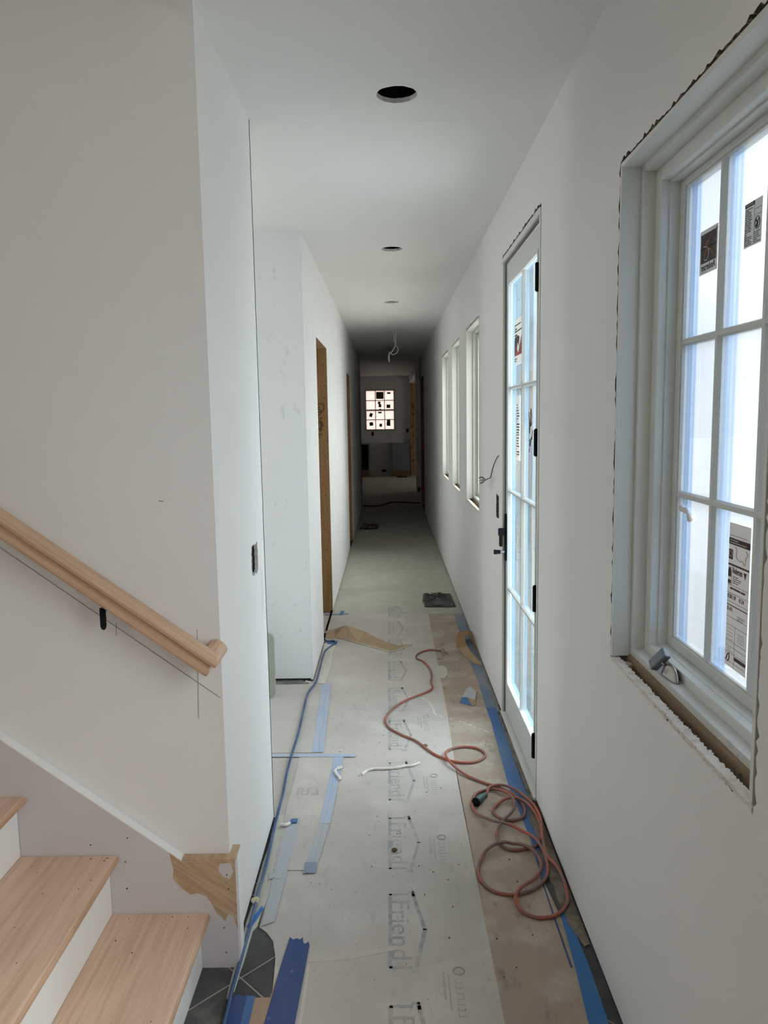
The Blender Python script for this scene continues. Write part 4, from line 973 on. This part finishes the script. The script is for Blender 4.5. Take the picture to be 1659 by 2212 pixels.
for xx in (0,):
    o = mk('foam_dab', *(lambda b: (b.v, b.f))(MB().tube([(.640, 2.035, .958), (.645, 2.015, .962), (.648, 2.0, .960)], .009, 8)), M('window_foam', (.55, .50, .38), .9), w1)

# black crumpled plastic sheets on the floor
def plastic(name, outline, z, h, label, seed):
    random.seed(seed)
    cx = sum(p[0] for p in outline) / len(outline); cy = sum(p[1] for p in outline) / len(outline)
    dense = []
    for i in range(len(outline)):
        a = outline[i]; b = outline[(i + 1) % len(outline)]
        for k in range(5): t = k / 5; dense.append((a[0] + (b[0] - a[0]) * t + random.uniform(-.008, .008), a[1] + (b[1] - a[1]) * t + random.uniform(-.010, .010)))
    n = len(dense); v = []; f = []; R_ = [1, .93, .8, .6, .4, .2]
    for k, r in enumerate(R_):
        for i, (x, y) in enumerate(dense):
            hh = 0 if k == 0 else h * random.uniform(.3, 1.)
            v.append((cx + (x - cx) * r, cy + (y - cy) * r, z + hh))
    for k in range(len(R_) - 1):
        for i in range(n): f.append((k * n + i, k * n + (i + 1) % n, (k + 1) * n + (i + 1) % n, (k + 1) * n + i))
    v.append((cx, cy, z + h * .6)); q = (len(R_) - 1) * n
    for i in range(n): f.append((q + i, q + (i + 1) % n, len(v) - 1))
    f.append(tuple(reversed(range(n))))
    return tag(mk(name, v, f, PLASTIC), label, 'plastic sheet')
plastic('plastic_sheet', [(.29, 6.50), (.50, 6.47), (.565, 6.50), (.560, 6.68), (.560, 6.92), (.50, 7.0), (.44, 7.05), (.39, 6.98), (.36, 6.90), (.33, 7.0), (.30, 6.95), (.285, 6.70)], -.001, .022, 'crumpled black plastic sheet by the right wall just past the boards', 6)
plastic('plastic_sheet', [(-.445, 11.28), (-.30, 11.22), (-.17, 11.30), (-.15, 11.50), (-.20, 11.75), (-.25, 11.88), (-.32, 11.72), (-.44, 11.78)], -.001, .03, 'crumpled black plastic by the left wall deep in the dark hallway', 8)

# ================================================================== CORDS
def settle(P, r, z0, step):
    pts = catmull([(x, y, 0) for x, y in P], step); n = len(pts); z = [0.] * n
    for i in range(n):
        m_ = 0
        for j in range(0, i - 25):
            if abs(pts[i].x - pts[j].x) < 2.2 * r and abs(pts[i].y - pts[j].y) < 2.2 * r and (pts[i] - pts[j]).length < 2.2 * r: m_ = max(m_, z[j] + 2.05 * r)
        z[i] = m_
    z2 = z[:]
    for i in range(n):
        for k in range(-14, 15):
            if 0 <= i + k < n: z2[i] = max(z2[i], z[i + k] * (math.cos(k / 14 * math.pi) + 1) / 2)
    return [(p.x, p.y, z0 + r + z2[i]) for i, p in enumerate(pts)]
OC = [(0.345, 5.211), (0.323, 5.225), (0.259, 5.235), (0.184, 5.154), (0.17, 5.052), (0.214, 4.981), (0.247, 4.828), (0.252, 4.693), (0.241, 4.565), (0.244, 4.468), (0.195, 4.392), (0.088, 4.283), (0.006, 4.158), (-0.038, 4.006), (-0.021, 3.886), (0.051, 3.783), (0.12, 3.707), (0.184, 3.581), (0.236, 3.513), (0.299, 3.467), (0.375, 3.459), (0.43, 3.497), (0.448, 3.553), (0.415, 3.616), (0.348, 3.634), (0.288, 3.604), (0.255, 3.533), (0.268, 3.443), (0.32, 3.347), (0.395, 3.264), (0.472, 3.205), (0.525, 3.13), (0.545, 3.04), (0.531, 2.960), (0.477, 2.93), (0.433, 2.949), (0.412, 3.004), (0.439, 3.061), (0.492, 3.095), (0.550, 3.066), (0.580, 2.97), (0.583, 2.847), (0.548, 2.752), (0.49, 2.722), (0.434, 2.72), (0.403, 2.768), (0.405, 2.834), (0.435, 2.902), (0.484, 2.973), (0.509, 3.058), (0.487, 3.147), (0.428, 3.190), (0.362, 3.159), (0.333, 3.079), (0.342, 2.987), (0.399, 2.91), (0.459, 2.877), (0.522, 2.815), (0.553, 2.733), (0.559, 2.627), (0.538, 2.542), (0.484, 2.476), (0.407, 2.444), (0.338, 2.466), (0.303, 2.533), (0.305, 2.609), (0.343, 2.701), (0.403, 2.746), (0.455, 2.742), (0.506, 2.715), (0.534, 2.657), (0.528, 2.589), (0.484, 2.516), (0.434, 2.464), (0.408, 2.414), (0.416, 2.36), (0.463, 2.322), (0.525, 2.332), (0.574, 2.386), (0.592, 2.461), (0.590, 2.569), (0.565, 2.661), (0.572, 2.78), (0.592, 2.916), (0.583, 3.045), (0.547, 3.149), (0.481, 3.205), (0.428, 3.195), (0.408, 3.155), (0.400, 3.125)]
ec = empty('extension_cord', (.40, 3.0, 0)); tag(ec, 'dusty orange extension cord snaking and coiling along the hallway floor', 'extension cord')
MB().tube(settle(OC, .0062, .0036, 7), .0062, 8).build('cord', ORANGE, ec, smooth=True)
# socket end (green / black), lying inside the first loop
q = Vector((.346, 3.06, .020)); p = Vector((.398, 3.135, .018)); ax = (q - p).normalized()
MB().tube([p, p + ax * .03, p + ax * .05, p + ax * .085], [.009, .012, .017, .018], 14).build('socket_body', GREENP, ec, smooth=False)
face = MB().cyl(p + ax * .085, ax, .019, .006, 16); fc = face.build('socket_face', BLACK, ec)
# bare wires at the far end
m = MB()
for k, (a, b) in enumerate((((.362, 5.17), (.385, 5.14)), ((.365, 5.22), (.392, 5.16)), ((.350, 5.19), (.372, 5.12)), ((.36, 5.25), (.375, 5.2)))):
    m.tube(catmull([(.340, 5.213, .012), (a[0], a[1] + .02, .018 + .004 * k), (a[0] + .006, a[1], .010), (b[0], b[1], .006)]), .0024, 6)
m.build('plug_prongs', M('dull_brass_wire', (.35, .32, .26), .5), ec)

BC = [(-.470, .95), (-.468, 1.40), (-.471, 1.903), (-.474, 1.99), (-.473, 2.14), (-.472, 2.311), (-.475, 2.482), (-.474, 2.563), (-.476, 2.694), (-.482, 2.872), (-.484, 3.016), (-.486, 3.173), (-.494, 3.347), (-.496, 3.566), (-.493, 3.813), (-.500, 4.10), (-.505, 4.306), (-.500, 4.434), (-.476, 4.595), (-.472, 4.84), (-.475, 5.082), (-.468, 5.238), (-.44, 5.345), (-.409, 5.415), (-.415, 5.47), (-.445, 5.485), (-.475, 5.475), (-.50, 5.52), (-.60, 5.62), (-.9, 5.8)]
pts = settle(BC, .0058, .0082, 7)
o = MB().tube(pts, .0058, 8).build('power_cable', BLUEC, smooth=True); tag(o, 'dusty blue cable running along the left wall to the first doorway', 'cable')
pts = catmull([(-.50, 14.30, .008), (-.35, 14.22, .008), (-.18, 14.27, .008), (-.02, 14.70, .008), (.08, 14.85, .008), (.25, 14.80, .008), (.45, 14.66, .012), (.59, 14.63, .012)])
o = MB().tube(pts, .011, 6).build('power_cable', BLACK, smooth=True); tag(o, 'black cable lying across the far end of the hallway', 'cable')
# cable whip hanging from ceiling
e = empty('ceiling_cable', (.10, 9.95, 2.34)); tag(e, 'white cable whip hanging from the fourth ceiling hole', 'hanging cable')
MB().tube(catmull([(.118, 9.93, 2.80), (.115, 9.92, 2.658), (.105, 9.92, 2.547), (.05, 9.92, 2.464), (.032, 9.92, 2.470), (.020, 9.92, 2.42), (.026, 9.92, 2.352)]), .0065, 7).build('cable', WHITEC, e, smooth=True)
MB().tube(catmull([(.085, 9.95, 2.80), (.088, 9.94, 2.686), (.108, 9.94, 2.58), (.144, 9.93, 2.513), (.125, 9.93, 2.465), (.075, 9.93, 2.441), (.045, 9.93, 2.468), (.034, 9.93, 2.475), (.028, 9.93, 2.42), (.032, 9.93, 2.345)]), .0065, 7).build('cable', WHITEC, e, smooth=True)
# low voltage cable poking from the right wall
e = empty('wall_cable', (.59, 4.4, 1.25)); tag(e, 'grey cable stub poking from the wall between the windows and glazed door', 'cable stub')
MB().tube(catmull([(.615, 4.215, 1.425), (.602, 4.222, 1.418), (.592, 4.30, 1.37), (.585, 4.345, 1.32), (.580, 4.36, 1.292), (.575, 4.40, 1.285), (.568, 4.46, 1.272)]), .0032, 7).build('cable', GREYC, e, smooth=True)
m = MB()
for k in range(6):
    a = k * 1.05
    m.tube(catmull([(.568, 4.46, 1.272), (.560 + .006 * math.cos(a), 4.51, 1.268 + .010 * math.sin(a)), (.552 + .006 * math.cos(a), 4.56, 1.262 + .022 * math.sin(a)), (.549 + .004 * math.cos(a + 1), 4.60, 1.258 + .015 * math.sin(a))]), .0035, 5)
m.build('frayed_strands', M('grey_strands', (.20, .20, .20), .6), e)
# thin wire loop on far left wall
o = MB().tube(catmull([(-.496, 12.60, 1.10), (-.480, 12.7, 1.12), (-.470, 12.8, 1.22), (-.478, 12.9, 1.33), (-.495, 12.95, 1.38)]), .006, 6).build('wire_loop', WHITEC, smooth=True); tag(o, 'thin white wire loop sticking out of the far left wall', 'wire')

# leaning panel in side opening
v = []
R_ = .05; pl = [(-.60, 4.30)]
def rr(a0, a1, b0, b1, r):
    out = []
    for cx, cy, s in ((a1 - r, b1 - r, 0), (a0 + r, b1 - r, 90), (a0 + r, b0 + r, 180), (a1 - r, b0 + r, 270)):
        for k in range(5): t = math.radians(s + k * 22.5); out.append((cx + r * math.cos(t), cy + r * math.sin(t)))
    return out
o = MB().prism(rr(-1.15, -.690, .0062, .400, .035), 4.35, 4.375, FY).build('standing_panel', GREENB); bevel(o, .003)
tag(o, 'low green-grey panel with rounded corner standing in the side opening', 'panel')

# ================================================================== KITCHEN
wn = struct(empty('window_5', (-.22, 22.0, 1.28)))
def ringy(mb, x0, x1, z0, z1, t, y0, y1): return mb.box(x0, x0 + t, y0, y1, z0, z1).box(x1 - t, x1, y0, y1, z0, z1).box(x0 + t, x1 - t, y0, y1, z0, z0 + t).box(x0 + t, x1 - t, y0, y1, z1 - t, z1)
m = MB(); ringy(m, -.68, .235, 1.26, 2.48, .035, 21.99, 22.10); m.build('window_frame', SASHMAT, wn)
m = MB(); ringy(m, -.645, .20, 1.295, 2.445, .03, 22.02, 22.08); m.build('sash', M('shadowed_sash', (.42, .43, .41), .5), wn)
gx0, gx1, gz0, gz1 = -.615, .170, 1.325, 2.415
cw = (gx1 - gx0) / 3; ch = (gz1 - gz0) / 4
for k in (1, 2): MB().box(gx0 + k * cw - .009, gx0 + k * cw + .009, 22.03, 22.07, gz0, gz1).build('muntin', SASHMAT, wn)
for k in (1, 3): MB().box(gx0, gx1, 22.032, 22.068, gz0 + k * ch - .009, gz0 + k * ch + .009).build('muntin', SASHMAT, wn)
MB().box(gx0, gx1, 22.02, 22.08, gz0 + 2 * ch - .022, gz0 + 2 * ch + .018).build('meeting_rail', SASHMAT, wn)
MB().box(gx0 + 1.45 * cw, gx0 + 1.6 * cw, 22.00, 22.03, gz0 + 2 * ch + .015, gz0 + 2 * ch + .04).build('sash_lock', BLACK, wn)
for i in range(3):
    for j in range(4):
        a = gx0 + i * cw; b = gz0 + j * ch; cw_, ch_ = cw, ch
        MB().add([(a, 22.05, b), (a + cw, 22.05, b), (a + cw, 22.05, b + ch), (a, 22.05, b + ch)], [(0, 1, 2, 3)]).build('pane', FILM_PINK, wn)
def stk(i, j, u, v_, w, h, rot=0, mat=INKG):
    cx = gx0 + (i + u) * cw; cz_ = gz0 + (j + v_) * ch
    Mx = Matrix.Translation((cx, 22.045, cz_)) @ Matrix.Rotation(math.radians(rot), 4, 'Y')
    MB().box(-w / 2, w / 2, -.0005, .0005, -h / 2, h / 2, Mx).build('sticker', mat, wn)
stk(1, 3, .5, .52, .215, .20); stk(2, 3, .48, .75, .10, .05); stk(1, 2, .42, .74, .075, .08, 8, INKB); stk(1, 2, .50, .45, .08, .09, 8); stk(2, 2, .42, .38, .11, .10)
stk(0, 1, .50, .50, .085, .11, 18); stk(1, 1, .48, .74, .10, .045); stk(0, 0, .52, .56, .105, .10, -8); stk(1, 0, .55, .42, .075, .09, 6); stk(2, 0, .42, .66, .10, .18); stk(2, 0, .30, .55, .06, .06, 0, INKG)

cb = empty('drawer_cabinet', (.34, 21.7, 0)); tag(cb, 'blue-grey kitchen base cabinet with three drawers below the far window', 'cabinet')
MB().box(.085, .595, 21.50, 21.99, .15, .935).build('cabinet_body', CAB, cb)
def shaker(x0, x1, z0, z1, y, panel=True):
    m = MB(); ringy(m, x0, x1, z0, z1, .045 if panel else .001, y - .018, y); m.box(x0, x1, y - (.006 if panel else .018), y, z0, z1)
    return m.build('drawer', CAB, cb)
shaker(.105, .58, .80, .92, 21.499, False); shaker(.105, .58, .50, .775, 21.499); shaker(.105, .58, .185, .475, 21.499)
MB().box(.10, .59, 21.53, 21.97, 0, .15).build('plinth', CABWOOD, cb)
cb2 = empty('open_cabinet', (-.63, 21.7, 0)); tag(cb2, 'open-fronted blue-grey base cabinet at the left below the far window', 'cabinet')
m = MB().box(-.565, -.535, 21.5, 21.99, .15, .93).box(-1.1, -.565, 21.5, 21.99, .90, .93).box(-1.1, -.565, 21.5, 21.99, .15, .18); m.build('cabinet_body', CAB, cb2)
MB().box(-1.1, -.565, 21.97, 21.985, .18, .9).build('cabinet_back', CAVITY, cb2); MB().box(-1.1, -.54, 21.53, 21.97, 0, .15).build('plinth', CABWOOD, cb2)
o = MB().box(-1.1, .598, 21.95, 21.99, .936, .955).build('wall_ledger', SKIRTTOP); tag(o, 'thin pale ledger strip along the back wall above the base cabinets', 'ledger strip')
for (x, z, lb) in ((-.445, 1.20, 'dark open outlet box under the left part of the far window'), (.551, 1.276, 'dark open outlet box right of the far window')):
    o = MB().box(x - .032, x + .032, 21.985, 21.999, z - .058, z + .058).build('outlet_box', CAVITY); tag(o, lb, 'outlet box')
o = MB().box(-.20, -.08, 21.97, 21.999, .10, .17).build('outlet_box', CAVITY); tag(o, 'low dark outlet box at the wall foot in the gap between cabinets', 'outlet box')
o = bevel(MB().box(.22, .50, 21.12, 21.42, .0, .012).build('floor_register', BLACK), .003); tag(o, 'black floor register in front of the drawer cabinet', 'floor register')

# unseen window added behind the camera to brighten the near walls (clear pane, plain frame)
for nme, (a0, a1, b0, b1) in {'window_6': (.1, 1.10, .75, 2.4)}.items():
    w = struct(empty(nme, (.70, -.15, .75))); m = MB(); ring(m, a0, a1, b0, b1, .05, .05, .05, .05, .64, .74); m.box(.66, .72, .58, .62, b0 + .05, b1 - .05); m.build('window_frame', WHITETRIM, w)
    MB().add([(.70, a0, b0), (.70, a1, b0), (.70, a1, b1), (.70, a0, b1)], [(0, 1, 2, 3)]).build('pane', CLEAR, w)
